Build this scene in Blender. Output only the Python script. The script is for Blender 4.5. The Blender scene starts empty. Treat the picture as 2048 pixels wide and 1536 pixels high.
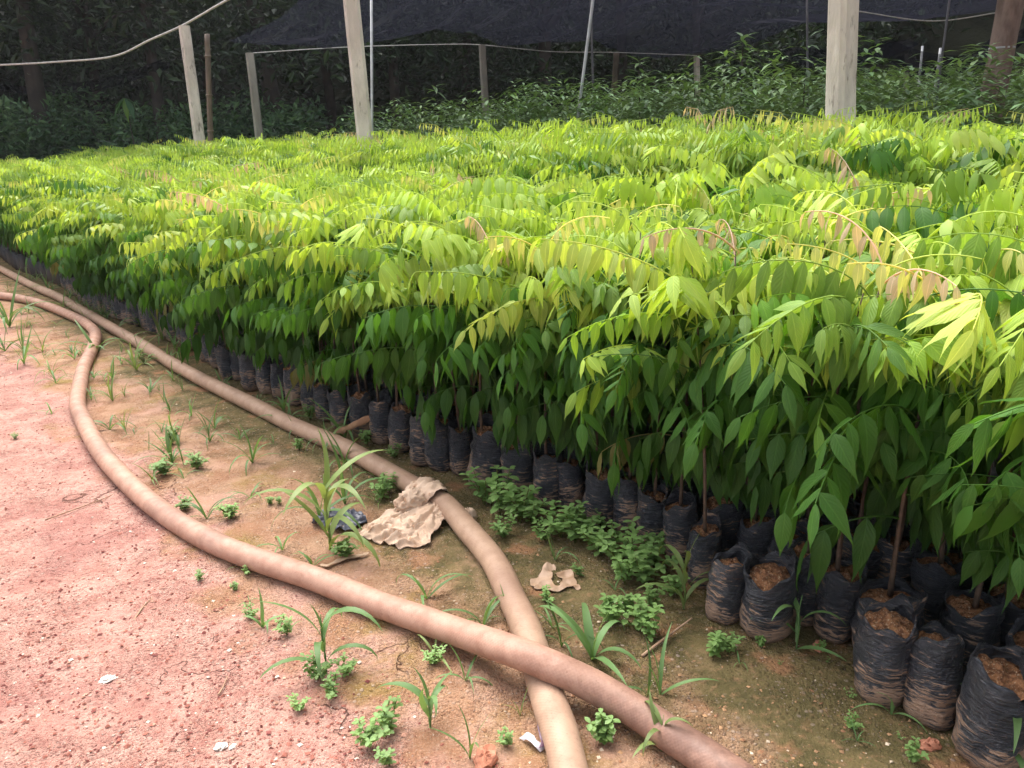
import bpy, math, random
import numpy as np
from mathutils import Vector, Matrix, noise

# ------------------------------------------------------------------ camera, sky, sun, exposure
scene = bpy.context.scene
COL = scene.collection
RAD = math.radians
FPX = 1550.0                      # focal length in photo pixels (photo is 2048 x 1536)
PITCH, ROLL, CAMH = RAD(17.3), RAD(2.3), 1.0
FW = Vector((0, math.cos(PITCH), -math.sin(PITCH)))
U0 = Vector((0, math.sin(PITCH), math.cos(PITCH)))
CR = Vector((1, 0, 0)) * math.cos(ROLL) - U0 * math.sin(ROLL)
CU = U0 * math.cos(ROLL) + Vector((1, 0, 0)) * math.sin(ROLL)
EYE = Vector((0, 0, CAMH))
cam = bpy.data.cameras.new('camera')
cam.sensor_width = 36.0
cam.lens = 36.0 * FPX / 2048.0
cam.clip_end = 400.0
cam.clip_start = 0.02
cam_ob = bpy.data.objects.new('camera', cam)
COL.objects.link(cam_ob)
m = Matrix((CR, CU, -FW)).transposed().to_4x4()
m.translation = EYE
cam_ob.matrix_world = m
scene.camera = cam_ob

SUN_EL, SUN_AZ = RAD(62), RAD(-25)         # azimuth measured from +Y towards +X
world = bpy.data.worlds.new('World')
scene.world = world
world.use_nodes = True
wn = world.node_tree
wn.nodes.clear()
w_out = wn.nodes.new('ShaderNodeOutputWorld')
w_bg = wn.nodes.new('ShaderNodeBackground')
w_sky = wn.nodes.new('ShaderNodeTexSky')
w_sky.sky_type = 'NISHITA'
w_sky.sun_disc = False
w_sky.sun_elevation = SUN_EL
w_sky.sun_rotation = SUN_AZ
w_sky.dust_density = 4.0
w_hs = wn.nodes.new('ShaderNodeHueSaturation')   # thin overcast: the blue is greyed
w_hs.inputs['Saturation'].default_value = 0.3
wn.links.new(w_sky.outputs[0], w_hs.inputs['Color'])
wn.links.new(w_hs.outputs[0], w_bg.inputs[0])
w_bg.inputs[1].default_value = 0.10
wn.links.new(w_bg.outputs[0], w_out.inputs[0])
sun = bpy.data.lights.new('sun', 'SUN')
sun.energy = 1.3
sun.angle = RAD(60)
sun.color = (1.0, 0.96, 0.91)
sun_ob = bpy.data.objects.new('sun', sun)
COL.objects.link(sun_ob)
sdir = Vector((math.sin(SUN_AZ) * math.cos(SUN_EL), math.cos(SUN_AZ) * math.cos(SUN_EL), math.sin(SUN_EL)))
sun_ob.rotation_euler = (-sdir).to_track_quat('-Z', 'Y').to_euler()
sun_ob.location = (0, 0, 30)
scene.view_settings.view_transform = 'Standard'
scene.view_settings.look = 'None'
scene.view_settings.exposure = 2.0
scene.view_settings.gamma = 1.0
scene.view_settings.use_curve_mapping = False
scene.render.engine = 'CYCLES'
scene.cycles.use_denoising = True
scene.cycles.use_adaptive_sampling = True
scene.cycles.adaptive_threshold = 0.02
scene.cycles.max_bounces = 4
scene.cycles.diffuse_bounces = 2
scene.cycles.glossy_bounces = 2
scene.cycles.transmission_bounces = 2
scene.cycles.transparent_max_bounces = 8
scene.cycles.caustics_reflective = False
scene.cycles.caustics_refractive = False

# ------------------------------------------------------------------ photo pixel -> place
def ray(x, y):
    return FW * FPX + CR * (x - 1024) - CU * (y - 768)
def G(x, y, z=0.0):                # the point at height z seen at that pixel
    d = ray(x, y)
    return EYE + d * ((z - CAMH) / d.z)
def AT(x, y, Y):                   # the point at distance Y along the view
    d = ray(x, y)
    return EYE + d * (Y / d.y)
def depth_of(P):
    return (P - EYE).dot(FW)
def proj(P):
    v = P - EYE
    d = v.dot(FW)
    if d < 0.05:
        return (-9999, -9999)
    return (1024 + FPX * v.dot(CR) / d, 768 - FPX * v.dot(CU) / d)
BO = G(1540, 1285)                 # the bed frame: u along the bag row, n into the bed
BU = (G(100, 570) - G(1850, 1463)).normalized()
BN = Vector((BU.y, -BU.x, 0))
def UN(u, n, z=0.0):
    return BO + BU * u + BN * n + Vector((0, 0, z))
def toun(P):
    v = P - BO
    return v.dot(BU), v.dot(BN)

rng = random.Random(7)
nrg = np.random.default_rng(7)

# ------------------------------------------------------------------ mesh helpers
def mesh_from(name, verts, faces, smooth=True, uv=None, col=None):
    me = bpy.data.meshes.new(name)
    me.from_pydata([tuple(v) for v in verts], [], [tuple(f) for f in faces])
    if smooth:
        me.polygons.foreach_set('use_smooth', [True] * len(me.polygons))
    if uv is not None:
        l = me.uv_layers.new(name='UVMap')
        idx = np.empty(len(me.loops), dtype=np.int32)
        me.loops.foreach_get('vertex_index', idx)
        l.data.foreach_set('uv', np.asarray(uv, dtype=np.float32)[idx].ravel())
    if col is not None:
        a = me.color_attributes.new('col', 'FLOAT_COLOR', 'POINT')
        c = np.ones((len(verts), 4), dtype=np.float32)
        c[:, :3] = np.asarray(col)
        a.data.foreach_set('color', c.ravel())
    me.update()
    return me
def tri_mesh(name, V, T, col=None, smooth=True):
    V = np.asarray(V, dtype=np.float32)
    T = np.asarray(T, dtype=np.int32)
    me = bpy.data.meshes.new(name)
    me.vertices.add(len(V))
    me.vertices.foreach_set('co', V.ravel())
    me.loops.add(T.size)
    me.loops.foreach_set('vertex_index', T.ravel())
    me.polygons.add(len(T))
    me.polygons.foreach_set('loop_start', np.arange(0, T.size, 3, dtype=np.int32))
    me.polygons.foreach_set('loop_total', np.full(len(T), 3, dtype=np.int32))
    me.polygons.foreach_set('use_smooth', np.full(len(T), smooth))
    if col is not None:
        a = me.color_attributes.new('col', 'FLOAT_COLOR', 'POINT')
        c = np.ones((len(V), 4), dtype=np.float32)
        c[:, :3] = col
        a.data.foreach_set('color', c.ravel())
    me.update(calc_edges=True)
    me.validate()
    return me
def ob(name, me, mat=None, parent=None, loc=None, mw=None):
    o = bpy.data.objects.new(name, me)
    COL.objects.link(o)
    if mat is not None and me is not None and len(me.materials) == 0:
        me.materials.append(mat)
    if parent is not None:
        o.parent = parent
    if mw is not None:
        o.matrix_local = mw
    elif loc is not None:
        o.location = loc
    return o
def tag(o, label, cat, group=None, kind=None):
    o['label'] = label
    if cat: o['category'] = cat
    if group: o['group'] = group
    if kind: o['kind'] = kind
    return o
def empty(name, loc, rz=0.0):
    o = bpy.data.objects.new(name, None)
    o.empty_display_size = 0.05
    COL.objects.link(o)
    o.location = loc
    o.rotation_euler = (0, 0, rz)
    return o
def tube(pts, radii, sides=8, cap=True, twist=None):
    """verts, faces and uv of a tube along pts"""
    pts = [Vector(p) for p in pts]
    V, Fc, UVs = [], [], []
    ref = Vector((0, 0, 1))
    n = len(pts)
    t0 = (pts[1] - pts[0]).normalized()
    if abs(t0.z) > 0.9:
        ref = Vector((1, 0, 0))
    run = 0.0
    for i, p in enumerate(pts):
        t = (pts[min(i + 1, n - 1)] - pts[max(i - 1, 0)]).normalized()
        s = t.cross(ref)
        s.normalize()
        b = s.cross(t)
        ref = b if abs(t0.z) <= 0.9 else ref
        r = radii[i] if hasattr(radii, '__len__') else radii
        if i: run += (p - pts[i - 1]).length
        for k in range(sides):
            a = 2 * math.pi * k / sides
            V.append(p + s * (math.cos(a) * r) + b * (math.sin(a) * r))
            UVs.append((k / sides, run))
    for i in range(n - 1):
        for k in range(sides):
            k2 = (k + 1) % sides
            Fc.append((i * sides + k, i * sides + k2, (i + 1) * sides + k2, (i + 1) * sides + k))
    if cap:
        Fc.append(tuple(range(sides))[::-1])
        Fc.append(tuple((n - 1) * sides + k for k in range(sides)))
    return V, Fc, UVs
def spline(pts, per=6):
    """Catmull-Rom through pts"""
    pts = [Vector(p) for p in pts]
    P = [pts[0] * 2 - pts[1]] + pts + [pts[-1] * 2 - pts[-2]]
    out = []
    for i in range(1, len(P) - 2):
        for k in range(per):
            t = k / per
            a, b, c, d = P[i - 1], P[i], P[i + 1], P[i + 2]
            out.append(0.5 * ((2 * b) + (c - a) * t + (2 * a - 5 * b + 4 * c - d) * t * t + (3 * b - a - 3 * c + d) * t ** 3))
    out.append(pts[-1])
    return out

# ------------------------------------------------------------------ material helpers
class NT:
    def __init__(self, name):
        self.mat = bpy.data.materials.new(name)
        self.mat.use_nodes = True
        self.t = self.mat.node_tree
        self.t.nodes.clear()
        self.out = self.t.nodes.new('ShaderNodeOutputMaterial')
    def n(self, typ, **kw):
        nd = self.t.nodes.new(typ)
        for k, v in kw.items():
            setattr(nd, k, v)
        return nd
    def l(self, a, b):
        self.t.links.new(a, b)
    def put(self, sock, v):
        if hasattr(v, 'is_output'):
            self.l(v, sock)
        elif isinstance(v, tuple) and len(v) == 3 and sock.type == 'RGBA':
            sock.default_value = (*v, 1)
        else:
            sock.default_value = v
    def noise(self, vec, scale, detail=4, rough=0.55, dist=0.0):
        nd = self.n('ShaderNodeTexNoise')
        if vec is not None: self.l(vec, nd.inputs['Vector'])
        nd.inputs['Scale'].default_value = scale
        nd.inputs['Detail'].default_value = detail
        nd.inputs['Roughness'].default_value = rough
        nd.inputs['Distortion'].default_value = dist
        return nd.outputs['Fac']
    def mapr(self, v, a, b, c=0.0, d=1.0):
        nd = self.n('ShaderNodeMapRange', interpolation_type='SMOOTHSTEP')
        self.put(nd.inputs[0], v)
        for i, x in enumerate((a, b, c, d)):
            nd.inputs[i + 1].default_value = x
        return nd.outputs[0]
    def mix(self, f, a, b, mode='MIX'):
        nd = self.n('ShaderNodeMix', data_type='RGBA', blend_type=mode)
        self.put(nd.inputs[0], f)
        self.put(nd.inputs[6], a)
        self.put(nd.inputs[7], b)
        return nd.outputs[2]
    def math(self, op, a, b=0.0):
        nd = self.n('ShaderNodeMath', operation=op)
        self.put(nd.inputs[0], a)
        self.put(nd.inputs[1], b)
        return nd.outputs[0]
    def vscale(self, vec, s):
        nd = self.n('ShaderNodeVectorMath', operation='MULTIPLY')
        self.l(vec, nd.inputs[0])
        nd.inputs[1].default_value = s
        return nd.outputs[0]
    def vadd(self, vec, b):
        nd = self.n('ShaderNodeVectorMath', operation='ADD')
        self.l(vec, nd.inputs[0])
        self.put(nd.inputs[1], b)
        return nd.outputs[0]
    def obj(self):
        return self.n('ShaderNodeTexCoord').outputs['Object']
    def bump(self, h, strength=0.5, dist=0.01, normal=None):
        nd = self.n('ShaderNodeBump')
        self.l(h, nd.inputs['Height'])
        nd.inputs['Strength'].default_value = strength
        nd.inputs['Distance'].default_value = dist
        if normal is not None: self.l(normal, nd.inputs['Normal'])
        return nd.outputs[0]
    def principled(self, col, rough=0.7, normal=None, spec=0.5):
        nd = self.n('ShaderNodeBsdfPrincipled')
        self.put(nd.inputs['Base Color'], col)
        self.put(nd.inputs['Roughness'], rough)
        nd.inputs['Specular IOR Level'].default_value = spec
        if normal is not None: self.l(normal, nd.inputs['Normal'])
        return nd.outputs[0]
    def done(self, sh):
        self.l(sh, self.out.inputs[0])
        return self.mat

def leaf_material(name, source, trans=0.42, rough=0.5, veins=True, spec=0.32, tint=(1.25, 1.15, 0.55)):
    t = NT(name)
    if source == 'object':
        base = t.n('ShaderNodeObjectInfo').outputs['Color']
    elif source == 'attr':
        a = t.n('ShaderNodeAttribute')
        a.attribute_name = 'col'
        base = a.outputs['Color']
    else:
        base = t.n('ShaderNodeRGB').outputs[0]
        base.default_value = (*source, 1)
    pos = t.n('ShaderNodeNewGeometry').outputs['Position']
    nz = t.noise(pos, 23.0, 3)
    c = t.mix(t.mapr(nz, 0.3, 0.7, 0.0, 0.35), base, t.mix(1.0, base, (0.62, 0.8, 0.6), 'MULTIPLY'))
    normal = None
    if veins:
        uv = t.n('ShaderNodeUVMap').outputs[0]
        sp = t.n('ShaderNodeSeparateXYZ')
        t.l(uv, sp.inputs[0])
        du = t.math('ABSOLUTE', t.math('SUBTRACT', sp.outputs[0], 0.5))
        mid = t.mapr(du, 0.015, 0.06, 1.0, 0.0)
        wv = t.math('SINE', t.math('MULTIPLY', t.math('SUBTRACT', sp.outputs[1], t.math('MULTIPLY', du, 0.55)), 62.0))
        c = t.mix(t.math('MULTIPLY', mid, 0.5), c, t.mix(1.0, base, (1.6, 1.45, 1.8), 'MULTIPLY'))
        c = t.mix(t.math('MULTIPLY', t.mapr(wv, 0.7, 1.0), 0.12), c, t.mix(1.0, base, (1.4, 1.3, 1.4), 'MULTIPLY'))
        normal = t.bump(t.math('ADD', t.math('MULTIPLY', wv, -0.5), t.math('MULTIPLY', mid, -2.0)), 0.35, 0.0015)
    sh = t.principled(c, rough, normal, spec)
    tr = t.n('ShaderNodeBsdfTranslucent')
    t.l(t.mix(1.0, c, tint, 'MULTIPLY'), tr.inputs[0])
    mx = t.n('ShaderNodeMixShader')
    mx.inputs[0].default_value = trans
    t.l(sh, mx.inputs[1])
    t.l(tr.outputs[0], mx.inputs[2])
    return t.done(mx.outputs[0])

M_LEAF = leaf_material('seedling_leaf', 'object')
M_MASS = leaf_material('seedling_mass_leaf', 'attr', veins=False)
M_DARKLEAF = leaf_material('shrub_leaf', 'attr', trans=0.2, veins=False, spec=0.3)
M_GRASS = leaf_material('grass_blade_green', 'object', trans=0.35, veins=False)
M_HERB = leaf_material('herb_leaf_green', 'object', trans=0.35, veins=False)

def soil_ground():
    t = NT('red_earth')
    P = t.obj()
    dn = t.n('ShaderNodeVectorMath', operation='DOT_PRODUCT')
    sub = t.n('ShaderNodeVectorMath', operation='SUBTRACT')
    t.l(P, sub.inputs[0]); sub.inputs[1].default_value = BO
    t.l(sub.outputs[0], dn.inputs[0]); dn.inputs[1].default_value = BN
    n = dn.outputs['Value']
    big = t.noise(P, 2.3, 5, 0.6)
    mid = t.noise(P, 9.0, 5, 0.62)
    fine = t.noise(P, 55.0, 5, 0.65)
    grain = t.noise(P, 240.0, 4, 0.7)
    nj = t.math('ADD', n, t.math('MULTIPLY', t.math('SUBTRACT', big, 0.5), 0.75))
    nj = t.math('ADD', nj, t.math('MULTIPLY', t.math('SUBTRACT', mid, 0.5), 0.45))
    red = t.mix(t.mapr(mid, 0.36, 0.66), (0.60, 0.345, 0.275), (0.45, 0.22, 0.17))
    red = t.mix(t.mapr(fine, 0.42, 0.72, 0, 0.75), red, (0.36, 0.14, 0.11))
    red = t.mix(t.mapr(grain, 0.52, 0.75, 0, 0.7), red, (0.70, 0.46, 0.36))
    red = t.mix(t.mapr(t.noise(t.vadd(P, (2.7, 8.8, 0)), 1.9, 5, 0.65), 0.50, 0.66, 0, 0.55), red, (0.33, 0.125, 0.105))
    och = t.mix(t.mapr(mid, 0.35, 0.65), (0.46, 0.275, 0.17), (0.36, 0.18, 0.10))
    och = t.mix(t.mapr(t.noise(t.vadd(P, (3.1, 7.7, 0)), 5.5, 4), 0.5, 0.68, 0, 0.8), och, (0.30, 0.20, 0.055))
    och = t.mix(t.mapr(t.noise(t.vadd(P, (9.4, 1.7, 0)), 3.7, 5), 0.52, 0.66, 0, 0.75), och, (0.52, 0.30, 0.22))
    och = t.mix(t.mapr(grain, 0.5, 0.75, 0, 0.6), och, (0.66, 0.47, 0.33))
    moss = t.mix(t.mapr(mid, 0.38, 0.62), (0.22, 0.165, 0.07), (0.13, 0.105, 0.042))
    moss = t.mix(t.mapr(fine, 0.5, 0.72, 0, 0.7), moss, (0.40, 0.235, 0.125))
    moss = t.mix(t.mapr(t.noise(t.vadd(P, (5.2, 2.2, 0)), 7.0, 4), 0.55, 0.66, 0, 0.8), moss, (0.42, 0.205, 0.105))
    c = t.mix(t.mapr(nj, -0.78, -0.6), red, och)
    c = t.mix(t.mapr(nj, -0.44, -0.2), c, moss)
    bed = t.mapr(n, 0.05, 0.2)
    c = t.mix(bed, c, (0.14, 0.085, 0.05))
    for sc_, amt in ((95.0, 0.55), (210.0, 0.6)):      # grit: single grains, each with its own colour
        vg = t.n('ShaderNodeTexVoronoi'); t.l(P, vg.inputs['Vector']); vg.inputs['Scale'].default_value = sc_
        sepc = t.n('ShaderNodeSeparateColor'); t.l(vg.outputs['Color'], sepc.inputs[0])
        gm = t.math('MULTIPLY', t.mapr(vg.outputs['Distance'], 0.25, 0.5, 1.0, 0.0), t.mapr(t.noise(t.vadd(P, (sc_, 0, 0)), 6.0, 3), 0.38, 0.62, 0.15, 1.0))
        c = t.mix(t.math('MULTIPLY', gm, t.mapr(sepc.outputs[0], 0.55, 0.8, 0.0, amt)), c, t.mix(1.0, c, (0.45, 0.36, 0.34), 'MULTIPLY'))
        c = t.mix(t.math('MULTIPLY', gm, t.mapr(sepc.outputs[1], 0.8, 0.95, 0.0, amt)), c, (0.66, 0.50, 0.41))
        fine = t.math('ADD', fine, t.math('MULTIPLY', gm, 0.30))
    # thin drying cracks
    vo = t.n('ShaderNodeTexVoronoi', feature='DISTANCE_TO_EDGE')
    vo.inputs['Scale'].default_value = 2.6
    wob = t.n('ShaderNodeTexNoise')
    t.l(P, wob.inputs['Vector']); wob.inputs['Scale'].default_value = 9.0; wob.inputs['Detail'].default_value = 4
    t.l(t.vadd(P, t.vscale(wob.outputs['Color'], (0.28, 0.28, 0.0))), vo.inputs['Vector'])
    crack = t.math('MULTIPLY', t.mapr(vo.outputs['Distance'], 0.0, 0.006, 1.0, 0.0), t.mapr(t.noise(t.vadd(P, (1.5, 4.5, 0)), 2.1, 2), 0.53, 0.60))
    crack = t.math('MULTIPLY', crack, t.mapr(n, -0.45, -0.65))
    c = t.mix(t.math('MULTIPLY', crack, 0.75), c, (0.13, 0.05, 0.03))
    h = t.math('ADD', t.math('MULTIPLY', fine, 1.0), t.math('MULTIPLY', grain, 0.45))
    h = t.math('ADD', h, t.math('MULTIPLY', crack, -1.2))
    b = t.bump(h, 1.0, 0.014)
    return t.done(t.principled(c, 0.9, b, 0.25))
M_EARTH = soil_ground()

def simple(name, c1, c2, scale=8.0, rough=0.8, bstr=0.4, bdist=0.004, bscale=60.0, spec=0.3, stretch=(1, 1, 1), c3=None):
    t = NT(name)
    P = t.vscale(t.obj(), stretch)
    c = t.mix(t.mapr(t.noise(P, scale, 5, 0.6), 0.35, 0.65), c1, c2)
    if c3 is not None:
        c = t.mix(t.mapr(t.noise(t.vadd(P, (4, 2, 7)), scale * 2.7, 4, 0.6), 0.56, 0.7), c, c3)
    return t.done(t.principled(c, rough, t.bump(t.noise(P, bscale, 4, 0.65), bstr, bdist), spec))

def bag_material():
    t = NT('black_bag_film')
    P = t.obj()
    oi = t.n('ShaderNodeObjectInfo').outputs['Random']
    cx = t.n('ShaderNodeCombineXYZ')
    t.l(t.math('MULTIPLY', oi, 40.0), cx.inputs[0]); t.l(t.math('MULTIPLY', oi, 17.0), cx.inputs[2])
    Q = t.vadd(P, cx.outputs[0])
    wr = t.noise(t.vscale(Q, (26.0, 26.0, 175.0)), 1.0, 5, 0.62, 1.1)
    wr2 = t.noise(t.vscale(Q, (45.0, 45.0, 60.0)), 1.0, 3, 0.6, 1.2)
    cr = t.noise(Q, 24.0, 4, 0.6, 1.0)
    sep = t.n('ShaderNodeSeparateXYZ'); t.l(P, sep.inputs[0])
    low = t.mapr(sep.outputs[2], 0.125, 0.0, 0.0, 1.0)
    patch = t.noise(Q, 13.0, 3)
    dirt = t.mapr(t.math('ADD', t.math('ADD', wr, t.math('MULTIPLY', low, 0.2)), t.math('MULTIPLY', t.math('SUBTRACT', patch, 0.5), 0.55)), 0.60, 0.69, 0.0, 0.92)
    film = t.mix(t.mapr(patch, 0.35, 0.7), (0.026, 0.028, 0.037), (0.060, 0.062, 0.074))
    film = t.mix(t.mapr(cr, 0.5, 0.8, 0, 0.35), film, (0.10, 0.085, 0.08))
    film = t.mix(t.mapr(wr, 0.50, 0.60, 0.0, 0.55), film, (0.085, 0.09, 0.11))  # pale lines painted along the wrinkles as highlights
    c = t.mix(dirt, film, (0.42, 0.27, 0.185))
    r = t.mapr(dirt, 0.0, 0.6, 0.30, 0.9)
    h = t.math('ADD', t.math('MULTIPLY', wr, 1.0), t.math('ADD', t.math('MULTIPLY', wr2, 0.5), t.math('MULTIPLY', cr, 0.6)))
    return t.done(t.principled(c, r, t.bump(h, 1.0, 0.014), 0.5))
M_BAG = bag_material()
M_POTSOIL = simple('potting_soil', (0.40, 0.19, 0.095), (0.15, 0.065, 0.035), 95, 0.95, 1.0, 0.010, 150, 0.15, c3=(0.58, 0.42, 0.29))
M_STEM = simple('seedling_stem_bark', (0.13, 0.085, 0.06), (0.07, 0.05, 0.036), 30, 0.8, 0.5, 0.002, 120)
M_CONCRETE = simple('weathered_concrete', (0.66, 0.59, 0.54), (0.48, 0.42, 0.38), 9, 0.9, 0.9, 0.007, 45, 0.2, (1, 1, 0.3), c3=(0.22, 0.19, 0.165))
M_CONCRETE_D = simple('weathered_grey_post', (0.30, 0.28, 0.25), (0.21, 0.19, 0.17), 8, 0.9, 0.6, 0.004, 45, 0.2, (1, 1, 0.25))
M_BAMBOO = simple('brown_bamboo', (0.19, 0.135, 0.10), (0.11, 0.08, 0.06), 9, 0.6, 0.3, 0.003, 40, 0.4, (1, 1, 0.3))
M_LOG = simple('brown_log_bark', (0.26, 0.19, 0.165), (0.15, 0.105, 0.09), 14, 0.9, 0.9, 0.008, 55, 0.2, (1, 1, 0.35))
M_PIPE = simple('galvanised_pipe', (0.46, 0.47, 0.49), (0.34, 0.35, 0.37), 10, 0.5, 0.2, 0.001, 60, 0.5)
M_ROPE = simple('pale_rope', (0.50, 0.48, 0.46), (0.36, 0.34, 0.33), 30, 0.8, 0.5, 0.002, 120)
M_TRUNK = simple('dark_tree_bark', (0.045, 0.036, 0.028), (0.025, 0.02, 0.016), 6, 0.9, 0.8, 0.01, 30)
M_CLOTH = simple('dirty_beige_cloth', (0.62, 0.46, 0.35), (0.52, 0.36, 0.26), 14, 0.95, 0.4, 0.002, 380, 0.1, c3=(0.40, 0.24, 0.155))
M_BLUEFILM = simple('dark_blue_film', (0.035, 0.04, 0.065), (0.06, 0.06, 0.085), 14, 0.4, 0.35, 0.004, 45, 0.5, c3=(0.20, 0.14, 0.11))
M_TANFILM = simple('soil_stained_film', (0.50, 0.34, 0.24), (0.36, 0.22, 0.13), 26, 0.6, 0.6, 0.003, 60, 0.4)
M_CLEARFILM = simple('cloudy_plastic_scrap', (0.55, 0.52, 0.54), (0.40, 0.36, 0.38), 16, 0.35, 0.4, 0.003, 60, 0.5)
M_PURPLE = simple('purple_film_scrap', (0.10, 0.05, 0.10), (0.16, 0.08, 0.12), 16, 0.4, 0.4, 0.003, 60, 0.5)
M_WHITESTONE = simple('white_stone', (0.75, 0.70, 0.64), (0.62, 0.55, 0.48), 40, 0.8, 0.6, 0.003, 120, 0.3)
M_REDSTONE = simple('red_clay_lump', (0.50, 0.22, 0.14), (0.38, 0.15, 0.09), 40, 0.9, 0.8, 0.004, 120, 0.2)
M_TWIG = simple('dry_twig', (0.40, 0.26, 0.17), (0.27, 0.16, 0.10), 30, 0.9, 0.4, 0.002, 90)
M_DRYLEAF = simple('dry_leaf', (0.42, 0.24, 0.13), (0.27, 0.14, 0.08), 20, 0.8, 0.5, 0.003, 70)
M_HILL = simple('dark_leaf_litter', (0.030, 0.032, 0.018), (0.018, 0.020, 0.012), 2, 0.95, 0.8, 0.05, 8, 0.1)

def hose_material(name, a, b, dark, damount, stain=None):
    t = NT(name)
    P = t.obj()
    uv = t.n('ShaderNodeUVMap').outputs[0]
    big = t.noise(P, 3.2, 5, 0.62)
    mid = t.noise(P, 22.0, 5, 0.65)
    c = t.mix(t.mapr(mid, 0.35, 0.7), a, b)
    c = t.mix(t.mapr(big, 0.45, 0.68, 0, damount), c, dark)
    c = t.mix(t.mapr(t.noise(P, 140.0, 4, 0.7), 0.56, 0.72, 0, 0.5), c, t.mix(1.0, b, (0.62, 0.55, 0.5), 'MULTIPLY'))
    sp = t.n('ShaderNodeSeparateXYZ'); t.l(uv, sp.inputs[0])
    if stain:                                # the stretch that lies on wet moss is stained
        st_ = t.mapr(t.math('ADD', sp.outputs[1], t.math('MULTIPLY', mid, 0.5)), stain[0], stain[1], 0.0, 0.9)
        c = t.mix(t.math('MULTIPLY', st_, t.mapr(t.noise(P, 12.0, 5, 0.7), 0.35, 0.55, 0.35, 1.0)), c, dark)
    w1 = t.math('SINE', t.math('ADD', t.math('MULTIPLY', sp.outputs[0], 6.2832 * 22), t.math('MULTIPLY', sp.outputs[1], 900.0)))
    w2 = t.math('SINE', t.math('SUBTRACT', t.math('MULTIPLY', sp.outputs[0], 6.2832 * 22), t.math('MULTIPLY', sp.outputs[1], 900.0)))
    h = t.math('ADD', t.math('MULTIPLY', t.math('ADD', w1, w2), 0.035), t.math('MULTIPLY', mid, 1.0))
    return t.done(t.principled(c, t.mapr(mid, 0.3, 0.7, 0.45, 0.65), t.bump(h, 0.35, 0.004), 0.35))
M_HOSE1 = hose_material('beige_woven_hose', (0.395, 0.255, 0.175), (0.325, 0.20, 0.135), (0.25, 0.145, 0.10), 0.7)
def run_to(px, upto):
    q = [G(x, y) for x, y in px[:upto + 1]]
    return sum((q[i + 1] - q[i]).length for i in range(len(q) - 1))
h2 = [(-160, 560), (-80, 580), (0, 591), (41, 597), (85, 608), (137, 629), (171, 646), (191, 668), (183, 701), (167, 735), (159, 776), (155, 810), (167, 841), (199, 900), (257, 966), (331, 1028), (414, 1078), (497, 1113), (634, 1159), (742, 1203), (839, 1237), (937, 1271), (1035, 1305), (1108, 1335), (1181, 1369), (1279, 1427), (1352, 1476), (1420, 1520), (1500, 1575), (1600, 1650)]
H2_CROSS = run_to(h2, 23)
M_HOSE2 = hose_material('pinkish_brown_hose', (0.43, 0.25, 0.18), (0.34, 0.18, 0.125), (0.15, 0.08, 0.06), 0.55, (H2_CROSS - 0.1, H2_CROSS + 0.5))

def net_material():
    t = NT('black_shade_net')
    P = t.obj()
    d1 = t.n('ShaderNodeVectorMath', operation='DOT_PRODUCT'); t.l(P, d1.inputs[0]); d1.inputs[1].default_value = BN * 7.0
    d2 = t.n('ShaderNodeVectorMath', operation='DOT_PRODUCT'); t.l(P, d2.inputs[0]); d2.inputs[1].default_value = BU * 0.8
    cb = t.n('ShaderNodeCombineXYZ'); t.l(d1.outputs['Value'], cb.inputs[0]); t.l(d2.outputs['Value'], cb.inputs[1])
    st = t.noise(cb.outputs[0], 0.7, 6, 0.7, 0.6)
    d = t.n('ShaderNodeBsdfDiffuse')
    t.l(t.mix(t.mapr(st, 0.50, 0.66), (0.005, 0.0055, 0.009), (0.13, 0.125, 0.14)), d.inputs[0])  # pale streaks stand in for light on the folds
    tr = t.n('ShaderNodeBsdfTransparent')
    tl = t.n('ShaderNodeBsdfTranslucent')
    tl.inputs[0].default_value = (0.016, 0.017, 0.026, 1)
    m1 = t.n('ShaderNodeMixShader'); m1.inputs[0].default_value = 0.5
    t.l(d.outputs[0], m1.inputs[1]); t.l(tl.outputs[0], m1.inputs[2])
    m2 = t.n('ShaderNodeMixShader')
    t.l(t.mapr(st, 0.35, 0.65, 0.55, 0.88), m2.inputs[0])
    t.l(tr.outputs[0], m2.inputs[1]); t.l(m1.outputs[0], m2.inputs[2])
    return t.done(m2.outputs[0])
M_NET = net_material()
def pebble_material():
    t = NT('pebble')
    a = t.n('ShaderNodeAttribute'); a.attribute_name = 'col'
    return t.done(t.principled(a.outputs['Color'], 0.85, None, 0.3))
M_PEBBLE = pebble_material()

# ------------------------------------------------------------------ ground and added backing hill
def gz(x, y):
    P = Vector((x, y, 0))
    u, n = toun(P)
    far = max(0.0, 1.0 - (x * x + y * y) / 60.0)
    z = 0.010 * noise.noise(P * 1.7) + 0.006 * noise.noise(P * 6.0)
    z += far * (0.006 * noise.noise(P * 17.0) + 0.0042 * noise.noise(P * 41.0))
    if n > -0.12:
        z *= max(0.0, 1.0 - (n + 0.12) / 0.12)
    return z
def axis(lo, a, b, hi, fine, growth=1.13):
    c = list(np.arange(a, b, fine))
    s, v = fine, b
    while v < hi:
        c.append(v); s *= growth; v += s
    c.append(hi)
    s, v, left = fine * growth, a - fine * growth, []
    while v > lo:
        left.append(v); s *= growth; v -= s
    left.append(lo)
    return left[::-1] + c
xs = axis(-150, -2.6, 1.2, 150, 0.0175)
ys = axis(-60, 0.75, 4.2, 200, 0.0175)
gv = [(x, y, gz(x, y)) for y in ys for x in xs]
nx = len(xs)
gf = [(j * nx + i, j * nx + i + 1, (j + 1) * nx + i + 1, (j + 1) * nx + i) for j in range(len(ys) - 1) for i in range(nx - 1)]
tag(ob('ground', mesh_from('ground', gv, gf), M_EARTH), 'red and ochre earth with moss beside the bags', None, kind='structure')

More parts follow.
